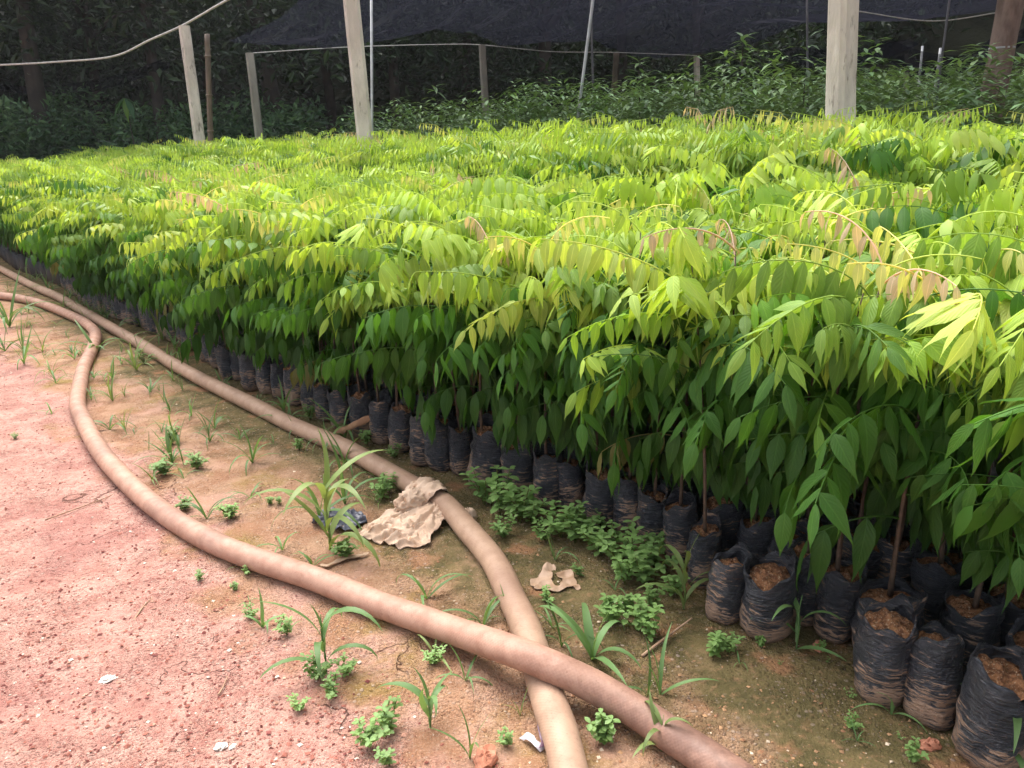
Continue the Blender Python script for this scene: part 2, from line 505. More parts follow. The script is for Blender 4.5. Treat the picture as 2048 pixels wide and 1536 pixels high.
hv, hf = [], []  # slope added behind the trees so no sky shows through
NA, NR = 48, 14
for j in range(NR + 1):
    r = 17.5 + j * 2.2
    for i in range(NA + 1):
        a = RAD(-75 + 150 * i / NA)
        z = -0.25 + 14.0 * min(1.0, max(0.0, (r - 18) / 20.0)) ** 0.8 * (1 + 0.15 * noise.noise(Vector((math.sin(a) * 4, math.cos(a) * 4, r * 0.2))))
        hv.append((math.sin(a) * r, math.cos(a) * r, z))
for j in range(NR):
    for i in range(NA):
        hf.append((j * (NA + 1) + i, j * (NA + 1) + i + 1, (j + 1) * (NA + 1) + i + 1, (j + 1) * (NA + 1) + i))
tag(ob('backing_hill', mesh_from('backing_hill', hv, hf), M_HILL), 'dark slope added behind the trees to close off the sky', None, kind='structure')

# ------------------------------------------------------------------ posts, pipes, rope
def post(name, px_base, px_top, Y, w, mat, label, cat, z_top=None, square=True, rot=0.0, sides=8, taper=0.9, knobs=0.006, parts=None):
    """a standing post through two pixels of its axis, its foot in the ground"""
    A, B = AT(*px_base, Y), AT(*px_top, Y)
    d = (B - A) / (B.z - A.z)
    foot = A - d * (A.z + 0.05)
    top = B if z_top is None else A + d * (z_top - A.z)
    root = empty(name, (foot.x, foot.y, 0.0))
    base = Vector((foot.x, foot.y, 0.0))
    V, Fc = [], []
    K = 26
    ns = 8 if square else sides
    for i in range(K + 1):
        f = i / K
        c = foot.lerp(top, f) - base
        s = 1.0 - (1 - taper) * f
        for k in range(ns):
            if square:           # square section with chamfered corners
                a0 = [(-1, -.66), (-.66, -1), (.66, -1), (1, -.66), (1, .66), (.66, 1), (-.66, 1), (-1, .66)][k]
                x, y = a0[0] * w / 2, a0[1] * w / 2
            else:
                a = 2 * math.pi * k / ns
                x, y = math.cos(a) * w / 2, math.sin(a) * w / 2
            j = noise.noise(Vector((x * 40, y * 40, f * 9 + w * 100))) * knobs
            x, y = x * s * (1 + j / w), y * s * (1 + j / w)
            V.append(c + Vector((x * math.cos(rot) - y * math.sin(rot), x * math.sin(rot) + y * math.cos(rot), 0)))
    for i in range(K):
        for k in range(ns):
            k2 = (k + 1) % ns
            Fc.append((i * ns + k, i * ns + k2, (i + 1) * ns + k2, (i + 1) * ns + k))
    Fc.append(tuple(K * ns + k for k in range(ns)))
    ob('shaft', mesh_from(name, V, Fc, smooth=not square), mat, root)
    tag(root, label, cat)
    return root, base, foot, top
rtA, bA, fA, tA = post('concrete_post', (397, 265), (368, 52), 9.6, 0.125, M_CONCRETE, 'leaning pale concrete post with the pale rope crossing its top', 'post', rot=0.5)
rtB, bB, fB, tB = post('concrete_post', (727, 248), (703, 0), 6.1, 0.125, M_CONCRETE, 'pale concrete post leaning beside a thin upright pipe', 'post', z_top=2.35, rot=0.15)
rtC, bC, fC, tC = post('concrete_post', (1681, 225), (1687, 0), 4.2, 0.128, M_CONCRETE, 'thick pale concrete post with chamfered edges and pitted surface', 'post', z_top=2.3, rot=0.42, knobs=0.010)
post('grey_post', (517, 260), (499, 106), 11.0, 0.11, M_CONCRETE_D, 'leaning grey post holding up the end corner of the shade net', 'post', rot=0.4)
post('grey_post', (970, 195), (964, 90), 12.5, 0.10, M_CONCRETE_D, 'grey post under the net edge behind the dark shrubs', 'post', rot=0.3)
post('wooden_post', (1228, 185), (1233, 106), 13.0, 0.10, simple('grey_brown_post', (0.15, 0.12, 0.09), (0.09, 0.075, 0.06), 8, 0.9), 'dull brown wooden post in the dark under the net', 'post', square=False)
post('grey_post', (1395, 188), (1393, 112), 14.0, 0.09, M_CONCRETE, 'slim pale post standing in the shrubs beneath the net', 'post', rot=0.2)
post('grey_post', (1812, 165), (1815, 108), 14.5, 0.075, M_CONCRETE_D, 'small grey post with net bunched over its top', 'post', rot=0.2)
rb = post('bamboo_post', (421, 270), (414, 68), 9.9, 0.075, M_BAMBOO, 'thin brown bamboo pole beside the leaning concrete post', 'pole', square=False, taper=0.85, knobs=0.004)
for f in (0.18, 0.36, 0.55, 0.72, 0.9):          # bamboo joints
    c = rb[2].lerp(rb[3], f) - rb[1]
    V, Fc, _ = tube([c - Vector((0, 0, 0.012)), c, c + Vector((0, 0, 0.012))], [0.036, 0.042, 0.036], 10)
    ob('joint', mesh_from('joint', V, Fc), M_BAMBOO, rb[0])
rd = post('log_post', (1983, 205), (2022, 0), 5.5, 0.175, M_LOG, 'leaning brown log post with rough bark and a wire round it', 'post', z_top=2.4, square=False, sides=14, taper=0.82, knobs=0.02)
c = rd[2].lerp(rd[3], 0.62) - rd[1]
V, Fc, _ = tube([c - Vector((0, 0, 0.006)), c + Vector((0, 0, 0.006))], [0.078, 0.078], 14)
ob('wire_band', mesh_from('wire_band', V, Fc), M_PIPE, rd[0])
def pipe(pb, pt, Y, r, mat, label, z_top=None, name='metal_pipe', cat='pipe'):
    A, B = AT(*pb, Y), AT(*pt, Y)
    d = (B - A) / (B.z - A.z)
    foot = A - d * (A.z + 0.03)
    top = B if z_top is None else A + d * (z_top - A.z)
    V, Fc, UVs = tube([Vector((0, 0, 0)), (top - foot) * 0.5, top - foot], r, 8)
    tag(ob(name, mesh_from(name, V, Fc, uv=UVs), mat, loc=foot), label, cat)
    return foot, top
pipe((1162, 185), (1186, 0), 7.0, 0.013, M_PIPE, 'slanting thin bright metal pipe rising from dark shrubs', 2.35)
pipe((744, 210), (743, 36), 7.5, 0.012, M_PIPE, 'thin upright grey pipe just behind a pale concrete post', 2.4)
M_DPIPE = simple('dull_rod', (0.12, 0.12, 0.13), (0.08, 0.08, 0.09), 10, 0.7)
pipe((1186, 165), (1183, 55), 8.2, 0.011, M_DPIPE, 'dull dark rod hanging beside the slanting bright pipe', 2.4, 'support_rod', 'rod')
pipe((1615, 150), (1614, 0), 7.2, 0.010, M_DPIPE, 'dull dark rod beside the thick pitted concrete post', 2.4, 'support_rod', 'rod')
pipe((1880, 145), (1899, 0), 7.4, 0.010, M_DPIPE, 'dull slanting rod in front of the folded net', 2.4, 'support_rod', 'rod')
pipe((1839, 155), (1845, 92), 13.0, 0.018, M_PIPE, 'short pale stake under the sagging net beside a small grey post', None, 'stake', 'stake')
pipe((1874, 148), (1881, 96), 12.4, 0.018, M_PIPE, 'short pale stake under the sagging net near the slanting rod', None, 'stake', 'stake')
# rope over the top of post A, running to a far tree and to the top of the next post
rp = [AT(-420, 150, 13.0), AT(-200, 138, 12.0), AT(0, 130, 11.0), AT(110, 124, 10.6), AT(226, 113, 10.2), AT(300, 80, 9.9), Vector(tA) + Vector((0, 0, 0.012)), AT(455, 0, 9.0), AT(600, -75, 8.4)]
rp = [p for p in rp]
V, Fc, UVs = tube(spline(rp, 8), 0.012, 6)
tag(ob('rope', mesh_from('rope', V, Fc, uv=UVs), M_ROPE), 'pale rope slung across the dark trees over a post', 'rope')

def wire(px, r_, label):
    V, Fc, UVs = tube(spline([AT(x, y, Y) for x, y, Y in px], 8), r_, 5)
    tag(ob('wire', mesh_from('wire', V, Fc, uv=UVs), M_ROPE), label, 'wire')
wire([(505, 106, 11.0), (700, 94, 11.6), (880, 89, 12.2), (964, 90, 12.5), (1100, 103, 12.8), (1233, 105, 13.0), (1393, 111, 14.0)], 0.006, 'thin pale wire along the net end joining the grey posts')
wire([(1700, 20, 9.0), (1860, 42, 9.0), (1990, 26, 9.0), (2100, 6, 9.0)], 0.006, 'thin pale wire under the net passing behind the log post')
# ------------------------------------------------------------------ shade net
def net_sheet(name, fn, nu, nn, label):
    V = [fn(i / nu, j / nn) for j in range(nn + 1) for i in range(nu + 1)]
    Fc = [(j * (nu + 1) + i, j * (nu + 1) + i + 1, (j + 1) * (nu + 1) + i + 1, (j + 1) * (nu + 1) + i) for j in range(nn) for i in range(nu)]
    tag(ob(name, mesh_from(name, V, Fc), M_NET), label, 'shade net')
def roof(a, b):
    u = -5.0 + 13.8 * a + (1 - b) * 0.3
    n = 2.75 + 8.6 * b
    sag = 0.16 * (math.sin(math.pi * (u / 3.7 + 0.25)) ** 2) + 0.14 * math.sin(math.pi * ((n - 2.75) / 2.9)) ** 2
    P = UN(u, n)
    w = 0.11 * noise.noise(Vector((u * 0.35, n * 1.6 + u * 0.4, 1.0))) + 0.05 * noise.noise(Vector((u * 0.5, n * 4.2 + u * 0.9, 5.0)))
    edge = 0.12 * max(0.0, (a - 0.86) / 0.14) - 0.36 * min(1.0, b / 0.4) * min(1.0, max(0.0, (u + 1.0) / 6.0)) + 0.14 * max(0.0, b - 0.4)
    return P + Vector((0, 0, 2.52 - sag + w - edge - 0.10 * b))
net_sheet('shade_net', roof, 120, 150, 'black shade net stretched as a roof over the dark shrubs')
def swag(p0, p1, Y0, Y1, drop, width, seed):
    def fn(a, b):
        A, B = AT(*p0, Y0), AT(*p1, Y1)
        P = A.lerp(B, a)
        s = 4 * a * (1 - a)
        w = 0.04 * noise.noise(Vector((a * 3 + seed, b * 6, seed)))
        return P + Vector((0.10 * math.sin(b * 7 + a * 3), 0.3 * b + w, -drop * s - width * b * (0.55 + 0.45 * s) + w))
    return fn
net_sheet('net_swag', swag((1770, 70), (2080, 40), 10.5, 9.5, 0.30, 0.30, 1.0), 40, 10, 'black net fold sagging between the small post and log post')
net_sheet('net_swag', swag((1815, 105), (2000, 70), 13.8, 13.0, 0.42, 0.12, 4.0), 40, 8, 'narrow twisted net hank drooping behind the slanting rod')
net_sheet('net_swag', swag((1560, 92), (1840, 72), 12.5, 12.0, 0.10, 0.24, 9.0), 40, 10, 'black net fold hanging behind the thick pitted post')
net_sheet('net_swag', swag((-60, 168), (330, 118), 15.5, 14.0, 0.18, 0.15, 13.0), 50, 8, 'narrow black net strip strung across the forest edge')

# ------------------------------------------------------------------ leaf shapes
LEAF_T = (0, 0.07, 0.18, 0.32, 0.46, 0.58, 0.70, 0.80, 0.89, 1.0)      # ovate, drawn out into a drip tip
LEAF_W = (0, 0.46, 0.84, 1.0, 0.95, 0.78, 0.50, 0.25, 0.11, 0)
def leaflet_template(st, width, droop, fold, wave, seed, rounded=False):
    r = random.Random(seed)
    V, UVs, T = [(0, 0, 0)], [(0.5, 0)], []
    for i in range(1, st):
        t = i / st
        w = width * float(np.interp(t, LEAF_T, LEAF_W))
        if rounded: w = width * math.sin(math.pi * min(1.0, 0.06 + 0.9 * t ** 1.25)) ** 0.8
        z = -droop * t ** 1.8
        wv = wave * math.sin(t * 11 + r.random() * 3)
        V += [(t, -w, z + fold * w + wv), (t, 0, z), (t, w, z + fold * w - wv)]
        UVs += [(0, t), (0.5, t), (1, t)]
    V.append((1.0, 0, -droop * 1.12)); UVs.append((0.5, 1))
    last = len(V) - 1
    T += [(0, 1, 2), (0, 2, 3)]
    for i in range(st - 2):
        a, b = 1 + 3 * i, 4 + 3 * i
        T += [(a, b, b + 1), (a, b + 1, a + 1), (a + 1, b + 1, b + 2), (a + 1, b + 2, a + 2)]
    a = 1 + 3 * (st - 2)
    T += [(a, last, a + 1), (a + 1, last, a + 2)]
    return np.array(V, dtype=np.float32), np.array(T, dtype=np.int32), np.array(UVs, dtype=np.float32)
LT_HI = [leaflet_template(11, 0.140 + 0.022 * (k % 3), (0.20, 0.42, 0.30, 0.52, 0.36, 0.46)[k], (-0.35, 0.25, -0.2, 0.15, -0.4, 0.3)[k], 0.012, k) for k in range(6)]
LT_MD = [leaflet_template(5, 0.140 + 0.022 * (k % 3), 0.32 + 0.1 * (k % 3), (-0.3, 0.2, -0.2)[k % 3], 0.0, k) for k in range(3)]
LT_LO = [leaflet_template(2, 0.135, 0.30, -0.25, 0.0, k) for k in range(2)]

def leaf_spec(r, pairs, L, a0, a1, hang, ll, roll=0.0):
    """rachis points and leaflets of one pinnate leaf growing along +X"""
    K = 12
    pts, p, z = [np.zeros(3)], np.zeros(3), 0
    side = r.uniform(-0.25, 0.25)
    tans = []
    for i in range(K):
        f = (i + 0.5) / K
        a = a0 + (a1 - a0) * f ** 0.8
        t = np.array([math.cos(a), side * f, math.sin(a)])
        t /= np.linalg.norm(t)
        p = p + t * L / K
        pts.append(p); tans.append(t)
    tans.append(tans[-1])
    out = []
    tot = pairs * 2
    for i in range(tot + 1):
        term = i == tot
        f = 1.0 if term else 0.24 + 0.74 * ((i // 2) + (0.32 if i % 2 else 0)) / max(1, pairs - 0.3)
        f = min(f, 1.0)
        q = f * K
        k = min(int(q), K - 1)
        pos = pts[k] + (pts[k + 1] - pts[k]) * (q - k)
        t = tans[k]
        s = 0.0 if term else (1.0 if i % 2 else -1.0)
        sv = np.array([-t[1], t[0], 0.0]); sv /= max(1e-6, np.linalg.norm(sv))
        h = min(1.0, max(0.0, hang + r.uniform(-0.14, 0.14)))
        d = t * (0.28 + (0.6 if term else 0)) * (1 - 0.4 * h) + sv * s * (1.0 - 0.72 * h) + np.array([0, 0, -1.0]) * (0.12 + 1.0 * h)
        d = d + np.array([r.uniform(-.12, .12), r.uniform(-.12, .12), 0])
        d /= np.linalg.norm(d)
        nrm = sv * s * 0.75 + np.array([0, 0, 1.0]) + t * 0.55 * r.uniform(-0.6, 1)
        nrm = nrm - d * np.dot(nrm, d); nrm /= np.linalg.norm(nrm)
        yv = np.cross(nrm, d)
        g = r.uniform(-0.5, 0.5)
        nrm, yv = nrm * math.cos(g) + yv * math.sin(g), yv * math.cos(g) - nrm * math.sin(g)
        ln = ll * (0.72 + 0.36 * math.sin(math.pi * min(1, 0.15 + 0.8 * f))) * r.uniform(0.85, 1.12)
        M = np.stack([d, yv, nrm], axis=1) * ln
        out.append((pos, M, r.randrange(6)))
    if roll:                                     # the whole leaf turned about its stalk
        c_, s_ = math.cos(roll), math.sin(roll)
        Q = np.array([[1, 0, 0], [0, c_, -s_], [0, s_, c_]])
        pts = [Q @ p_ for p_ in pts]
        out = [(Q @ pos, Q @ M, v) for pos, M, v in out]
    return np.array(pts), out
def rachis_geo(pts, r0, sides=4, step=1):
    q = [Vector(p) for p in pts[::step]]
    rad = [r0 * (1.0 - 0.6 * i / (len(q) - 1)) for i in range(len(q))]
    V, Fc, _ = tube(q, rad, sides, cap=False)
    T = []
    for f in Fc:
        T += [(f[0], f[1], f[2]), (f[0], f[2], f[3])]
    return np.array([tuple(v) for v in V], dtype=np.float32), np.array(T, dtype=np.int32)
def merged_leaf(spec, templ, rsides=4, rstep=1, r0=0.0019):
    pts, lts = spec
    VV, TT, UU, off = [], [], [], 0
    V, T = rachis_geo(pts, r0, rsides, rstep)
    VV.append(V); TT.append(T); UU.append(np.full((len(V), 2), 0.5, dtype=np.float32)); off = len(V)
    for pos, M, v in lts:
        lv, lt, lu = templ[v % len(templ)]
        VV.append(lv @ M.T.astype(np.float32) + pos.astype(np.float32)); TT.append(lt + off); UU.append(lu)
        off += len(lv)
    return np.concatenate(VV), np.concatenate(TT), np.concatenate(UU)
# kinds of leaf: old (low on the stem), mid, top (long arching), new (limp young flush)
SPECS = {
    'old': [leaf_spec(random.Random(100 + k), 2 + k % 3, 0.15 + 0.02 * k, RAD(25), RAD(-35), 0.80, 0.100) for k in range(5)],
    'mid': [leaf_spec(random.Random(200 + k), 4 + k % 3, 0.22 + 0.018 * k, RAD(45), RAD(-22), (0.6, 0.75, 0.48)[k % 3], 0.090, (0.3, -0.35, 0.0)[k % 3]) for k in range(6)],
    'top': [leaf_spec(random.Random(300 + k), 6 + k % 4, 0.23 + 0.013 * k, RAD((52, 62, 72, 40)[k % 4]), RAD((-16, -28, 2, -6, -40)[k % 5]), (0.5, 0.64, 0.36)[k % 3], (0.080, 0.064, 0.090, 0.072)[k % 4], (0.35, -0.4, 0.0, 0.55, -0.2)[k % 5]) for k in range(12)],
    'new': [leaf_spec(random.Random(400 + k), 4 + k % 2, 0.18 + 0.015 * k, RAD((58, 48, 66, 52)[k]), RAD((-5, -18, -12, 4)[k]), 0.74, 0.044) for k in range(4)],
}
LEAF_ME, RACHIS_ME, GEO_MD, GEO_LO = {}, {}, {}, {}
for kind, specs in SPECS.items():
    for k, sp in enumerate(specs):
        V, T, UVs = merged_leaf(sp, LT_HI if kind != 'x' else LT_MD)
        me = mesh_from('leaf_' + kind, V, T, uv=UVs)
        me.materials.append(M_LEAF)
        LEAF_ME[kind, k] = me
        V, T = rachis_geo(sp[0], 0.0019)
        me = mesh_from('leaf_stalk', V, T, uv=np.full((len(V), 2), 0.5))
        me.materials.append(M_LEAF)
        RACHIS_ME[kind, k] = me
        GEO_MD[kind, k] = merged_leaf(sp, LT_MD, 3, 3, 0.002)[:2]
        GEO_LO[kind, k] = merged_leaf(sp, LT_LO, 3, 6, 0.002)[:2]
LEAFLET_ME = []
for V, T, UVs in LT_HI:
    me = mesh_from('leaflet', V, T, uv=UVs)
    me.materials.append(M_LEAF)
    LEAFLET_ME.append(me)

def lerp3(a, b, f):
    return tuple(x + (y - x) * f for x, y in zip(a, b))
def leaf_color(r, kind, f, flush):
    """f: 0 at the stem's foot, 1 at its tip; leaves pale as they get younger, low ones darkened further as in shade"""
    if kind == 'new':
        c = {'cream': (0.58, 0.58, 0.20), 'pink': (0.55, 0.41, 0.29), 'none': (0.44, 0.58, 0.11)}[flush]
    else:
        dark, mid, pale = (0.026, 0.074, 0.018), (0.080, 0.205, 0.028), (0.41, 0.56, 0.085)  # shade of the low front foliage is put into the dark end
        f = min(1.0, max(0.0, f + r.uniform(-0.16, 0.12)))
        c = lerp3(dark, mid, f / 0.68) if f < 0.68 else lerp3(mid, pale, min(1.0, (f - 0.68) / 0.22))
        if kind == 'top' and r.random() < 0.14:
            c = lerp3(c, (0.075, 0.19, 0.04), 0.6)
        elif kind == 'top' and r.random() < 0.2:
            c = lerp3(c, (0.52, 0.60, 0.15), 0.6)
        if kind == 'old' and r.random() < 0.025:
            c = (0.17, 0.16, 0.05)
    k = r.uniform(0.85, 1.15)
    return (c[0] * k, c[1] * k, c[2] * k)
def plant_plan(r, hs, front, flush='none', full=True):
    """leaves as (height, yaw, kind, variant, scale, colour)"""
    out = []
    n = r.randint(11, 13) if full else r.randint(6, 8)
    f0 = r.uniform(0.20, 0.40) if full else 0.60
    yaw = r.uniform(0, 6.28)
    out_yaw = math.atan2(-BN.y, -BN.x)
    for i in range(n):
        f = f0 + (1 - f0) * (i / (n - 1)) ** 0.85
        yaw += 2.4 + r.uniform(-0.4, 0.4)
        y = yaw
        if front:                                    # the edge row reaches out into the light
            dy = (y - out_yaw + math.pi) % (2 * math.pi) - math.pi
            y = out_yaw + dy * 0.72
        kind = 'old' if f < 0.42 else ('mid' if f < 0.7 else 'top')
        if i == n - 1 or (i == n - 2 and flush != 'none'):
            kind = 'new'
        v = r.randrange(len(SPECS[kind]))
        sc = r.triangular(0.75, 1.3, 1.0) * (1.15 if kind == 'new' and flush != 'none' else 1.0) * (0.9 if kind == 'top' and f > 0.93 else 1.0)
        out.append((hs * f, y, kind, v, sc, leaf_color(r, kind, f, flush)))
    return out

# ------------------------------------------------------------------ bags
def make_bag(seed, H=0.165, R=0.047):
    r = random.Random(seed)
    NS, V, Fc = 28, [], []
    prof = [(0.0, 0.55), (0.003, 0.86), (0.016, 0.98), (0.035, 1.03), (0.055, 1.02), (0.075, 1.04), (0.095, 1.0), (0.112, 1.02), (0.128, 0.98), (0.142, 1.0), (0.154, 0.97), (0.165, 0.98)]
    lean = (r.uniform(-0.012, 0.012), r.uniform(-0.012, 0.012))
    ell = r.uniform(0.9, 1.1)
    rag = [r.uniform(0, 6.28) for _ in range(3)]
    def rim_h(a):
        return 0.012 * math.sin(a + rag[0]) + 0.010 * math.sin(2 * a + rag[1]) + 0.007 * math.sin(5 * a + rag[2])
    for j, (z, s) in enumerate(prof):
        fz = z / 0.165
        for k in range(NS):
            a = 2 * math.pi * k / NS
            wr = 0.15 * noise.noise(Vector((math.cos(a) * 1.5, math.sin(a) * 1.5, z * 30 + seed * 9))) + 0.08 * noise.noise(Vector((math.cos(a) * 4, math.sin(a) * 4, z * 90 + seed * 5)))
            if 0 < j < len(prof) - 3: wr += 0.018 * math.sin(j * 3.14 + 2 * math.sin(2 * a + seed))
            rr = R * s * (1 + wr * (1 if j else 0.3))
            zz = z * H / 0.165 + (rim_h(a) * max(0, (fz - 0.75) / 0.25))
            V.append((rr * math.cos(a) * ell + lean[0] * fz, rr * math.sin(a) / ell + lean[1] * fz, zz))
    for d, s in ((0.003, 0.93), (-0.02, 0.90)):      # lip and inner wall
        for k in range(NS):
            a = 2 * math.pi * k / NS
            wr = 0.10 * noise.noise(Vector((math.cos(a) * 1.5, math.sin(a) * 1.5, 0.165 * 42 + seed * 9)))
            V.append((R * s * (1 + wr) * math.cos(a) * ell + lean[0], R * s * (1 + wr) * math.sin(a) / ell + lean[1], H + rim_h(a) + d))
    rows = len(prof) + 2
    for j in range(rows - 1):
        for k in range(NS):
            k2 = (k + 1) % NS
            Fc.append((j * NS + k, j * NS + k2, (j + 1) * NS + k2, (j + 1) * NS + k))
    Fc.append(tuple(range(NS))[::-1])
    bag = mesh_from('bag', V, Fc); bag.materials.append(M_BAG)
    SV, SF = [], []
    zs = H - 0.022 + r.uniform(-0.008, 0.008)
    rings = [0.0, 0.18, 0.35, 0.5, 0.65, 0.8, 0.9, 1.0]
    for j, q in enumerate(rings):
        for k in range(NS if j else 1):
            a = 2 * math.pi * k / NS
            rr = R * 0.93 * q
            z = zs + 0.010 * (1 - q * q) + 0.011 * noise.noise(Vector((rr * math.cos(a) * 70, rr * math.sin(a) * 70, seed))) + 0.009 * noise.noise(Vector((rr * math.cos(a) * 170, rr * math.sin(a) * 170, seed)))
            SV.append((rr * math.cos(a) * ell + lean[0], rr * math.sin(a) / ell + lean[1], z))
    for k in range(NS):
        SF.append((0, 1 + k, 1 + (k + 1) % NS))
    for j in range(1, len(rings) - 1):
        for k in range(NS):
            k2 = (k + 1) % NS
            SF.append((1 + (j - 1) * NS + k, 1 + j * NS + k, 1 + j * NS + k2, 1 + (j - 1) * NS + k2))
    soil = mesh_from('soil', SV, SF); soil.materials.append(M_POTSOIL)
    return bag, soil, lean
BAGS = [make_bag(k + 1) for k in range(9)]
SOIL_Z = 0.150

# ------------------------------------------------------------------ seedlings
def stem_curve(r, hs):
    lx, ly = r.uniform(-0.05, 0.05), r.uniform(-0.05, 0.05)
    bx, by = r.uniform(-0.012, 0.012), r.uniform(-0.012, 0.012)
    def f(h):
        t = h / hs
        return Vector((lx * t * t + bx * math.sin(3 * t), ly * t * t + by * math.sin(3 * t), SOIL_Z - 0.012 + h))
    return f
STEMS = []
def stem_variants():
    for k in range(8):
        r = random.Random(900 + k)
        fn = stem_curve(r, 1.0)
        V, Fc, UVs = tube([fn(i / 10 * 1.0) for i in range(11)], [0.0048 * (1 - 0.75 * i / 10) for i in range(11)], 6)
        me = mesh_from('stem', [(v[0], v[1], v[2] - (SOIL_Z - 0.012)) for v in V], Fc, uv=UVs)
        me.materials.append(M_STEM)
        STEMS.append((me, fn))
stem_variants()

placed = []                                   # (u, n, manual, has_plant, scale)
manual = [  # centre x, base y, width in photo pixels, has a plant
    (1446, 1258, 72, 0), (1530, 1284, 104, 0), (1602, 1262, 66, 1), (1660, 1290, 86, 1), (1754, 1420, 106, 0), (1850, 1468, 96, 0),
    (1962, 1545, 130, 0), (2085, 1560, 110, 1), (1762, 1338, 112, 1),
    (802, 909, 50, 1), (851, 937, 58, 1), (884, 946, 56, 1), (926, 954, 46, 1), (970, 982, 68, 1), (1041, 992, 62, 1), (1095, 1028, 52, 1),
    (1141, 1028, 44, 1), (1197, 1062, 70, 1), (1258, 1078, 62, 1), (1308, 1104, 54, 1), (1358, 1130, 58, 1), (1405, 1185, 60, 1),
    (464, 760, 40, 1), (505, 783, 40, 1), (537, 791, 34, 1), (566, 800, 34, 1), (594, 815, 36, 1), (625, 828, 36, 1), (656, 846, 32, 1), (686, 862, 36, 1), (730, 880, 40, 1), (765, 893, 36, 1)]
for x, y, w, pl in manual:
    g = G(x, y)
    R = 0.047
    vd = Vector((g.x, g.y, 0)).normalized()
    c = g + vd * R
    u, n = toun(c)
    sc = w / FPX * depth_of(c) / (2 * R)
    placed.append((u, n, True, pl, min(1.25, max(0.85, sc))))
r0 = random.Random(5)
def ok(u, n, d=0.078):
    return all((u - p[0]) ** 2 + (n - p[1]) ** 2 > d * d for p in placed_near(u))
from collections import defaultdict
cells = defaultdict(list)
def placed_near(u):
    k = int(math.floor(u / 0.2))
    return cells[k - 1] + cells[k] + cells[k + 1]
for p in placed:
    cells[int(math.floor(p[0] / 0.2))].append(p)
edge_n = lambda u: (-0.03 if u > 1.6 else 0.05) + 0.03 * math.sin(u * 2.1)
BED1, PITCH_B = 1.05, 0.098
for row in range(12):
    u = -1.0
    while u < 14.0:
        uu, n = u + r0.uniform(-0.014, 0.014), edge_n(u) + 0.047 + row * PITCH_B + r0.uniform(-0.014, 0.014)
        if uu < 2.6 and row == 0 and uu < 2.45 and not (uu < -0.55):
            pass                                  # this stretch of the edge row is laid out above
        elif n < BED1 + 0.05 and ok(uu, n) and UN(uu, n).y > 0.62:
            p = (uu, n, False, 1, r0.uniform(0.92, 1.08))
            placed.append(p); cells[int(math.floor(uu / 0.2))].append(p)
        u += PITCH_B
bed2 = []
for row in range(14):
    u = -0.6
    while u < 14.5:
        bed2.append((u + r0.uniform(-0.02, 0.02), 1.72 + row * 0.105 + r0.uniform(-0.02, 0.02)))
        u += 0.105
post_un = [toun(b) for b in (bA, bB, bC)]
bed2 = [q for q in bed2 if all((q[0] - a) ** 2 + (q[1] - b) ** 2 > 0.02 for a, b in post_un)]

def in_view(P, margin=120):
    for z in (0.1, 0.9):
        x, y = proj(P + Vector((0, 0, z)))
        if -margin < x < 2048 + margin and -50 < y < 1700:
            return True
    return False
cand = []
for i, (u, n, man, pl, sc) in enumerate(placed):
    P = UN(u, n)
    if not in_view(P): continue
    cand.append(((0 if man else 1) * 0.6 + 0.62 * P.length + 4.8 * max(0, n - edge_n(u)), i))
cand.sort()
N_IND = 300
individual = [i for _, i in cand[:N_IND]]
ind_set = set(individual)
FLUSH_PX = [((1500, 410), 'pink'), ((1720, 560), 'pink'), ((1850, 650), 'cream'), ((580, 470), 'cream'), ((1250, 490), 'cream'), ((1940, 540), 'cream'), ((1080, 530), 'cream'), ((960, 410), 'pink'), ((460, 410), 'pink')]
flush_of = {}
for (fx, fy), kind in FLUSH_PX:                # the seedling whose tip stands nearest to each flush of new leaves
    best = min((i for i in individual if placed[i][3] and i not in flush_of), key=lambda i: sum((a - b) ** 2 for a, b in zip(proj(UN(placed[i][0], placed[i][1], 0.93)), (fx, fy))))
    flush_of[best] = kind
SIG = [  # base pixel, tip pixel, kind, colour
    ((1425, 610), (1165, 590), 'top', (0.24, 0.42, 0.04)), ((2045, 690), (1700, 695), 'top', (0.26, 0.43, 0.04)), ((985, 640), (860, 612), 'mid', (0.14, 0.31, 0.03)),
    ((960, 640), (880, 655), 'mid', (0.12, 0.30, 0.03)), ((1690, 655), (1490, 650), 'top', (0.16, 0.34, 0.03)), ((1640, 650), (1520, 700), 'mid', (0.14, 0.33, 0.03)),
    ((760, 575), (560, 580), 'top', (0.16, 0.34, 0.03)), ((1170, 640), (1040, 630), 'mid', (0.11, 0.27, 0.03)), ((640, 480), (500, 440), 'new', (0.5, 0.5, 0.18)),
    ((1690, 320), (1890, 262), 'top', (0.36, 0.50, 0.06)), ((1480, 400), (1330, 400), 'top', (0.34, 0.48, 0.06)), ((1830, 640), (1980, 560), 'top', (0.42, 0.48, 0.09)),
    ((1490, 880), (1640, 890), 'mid', (0.09, 0.24, 0.03)), ((1660, 900), (1760, 860), 'mid', (0.09, 0.24, 0.03)), ((520, 540), (430, 560), 'mid', (0.16, 0.33, 0.03)), ((420, 580), (330, 590), 'mid', (0.17, 0.33, 0.03)),
    ((1000, 480), (860, 470), 'top', (0.26, 0.43, 0.04)), ((1500, 505), (1380, 470), 'top', (0.2, 0.4, 0.04)), ((1160, 430), (1010, 420), 'top', (0.33, 0.47, 0.05))]
sig_of = defaultdict(list)
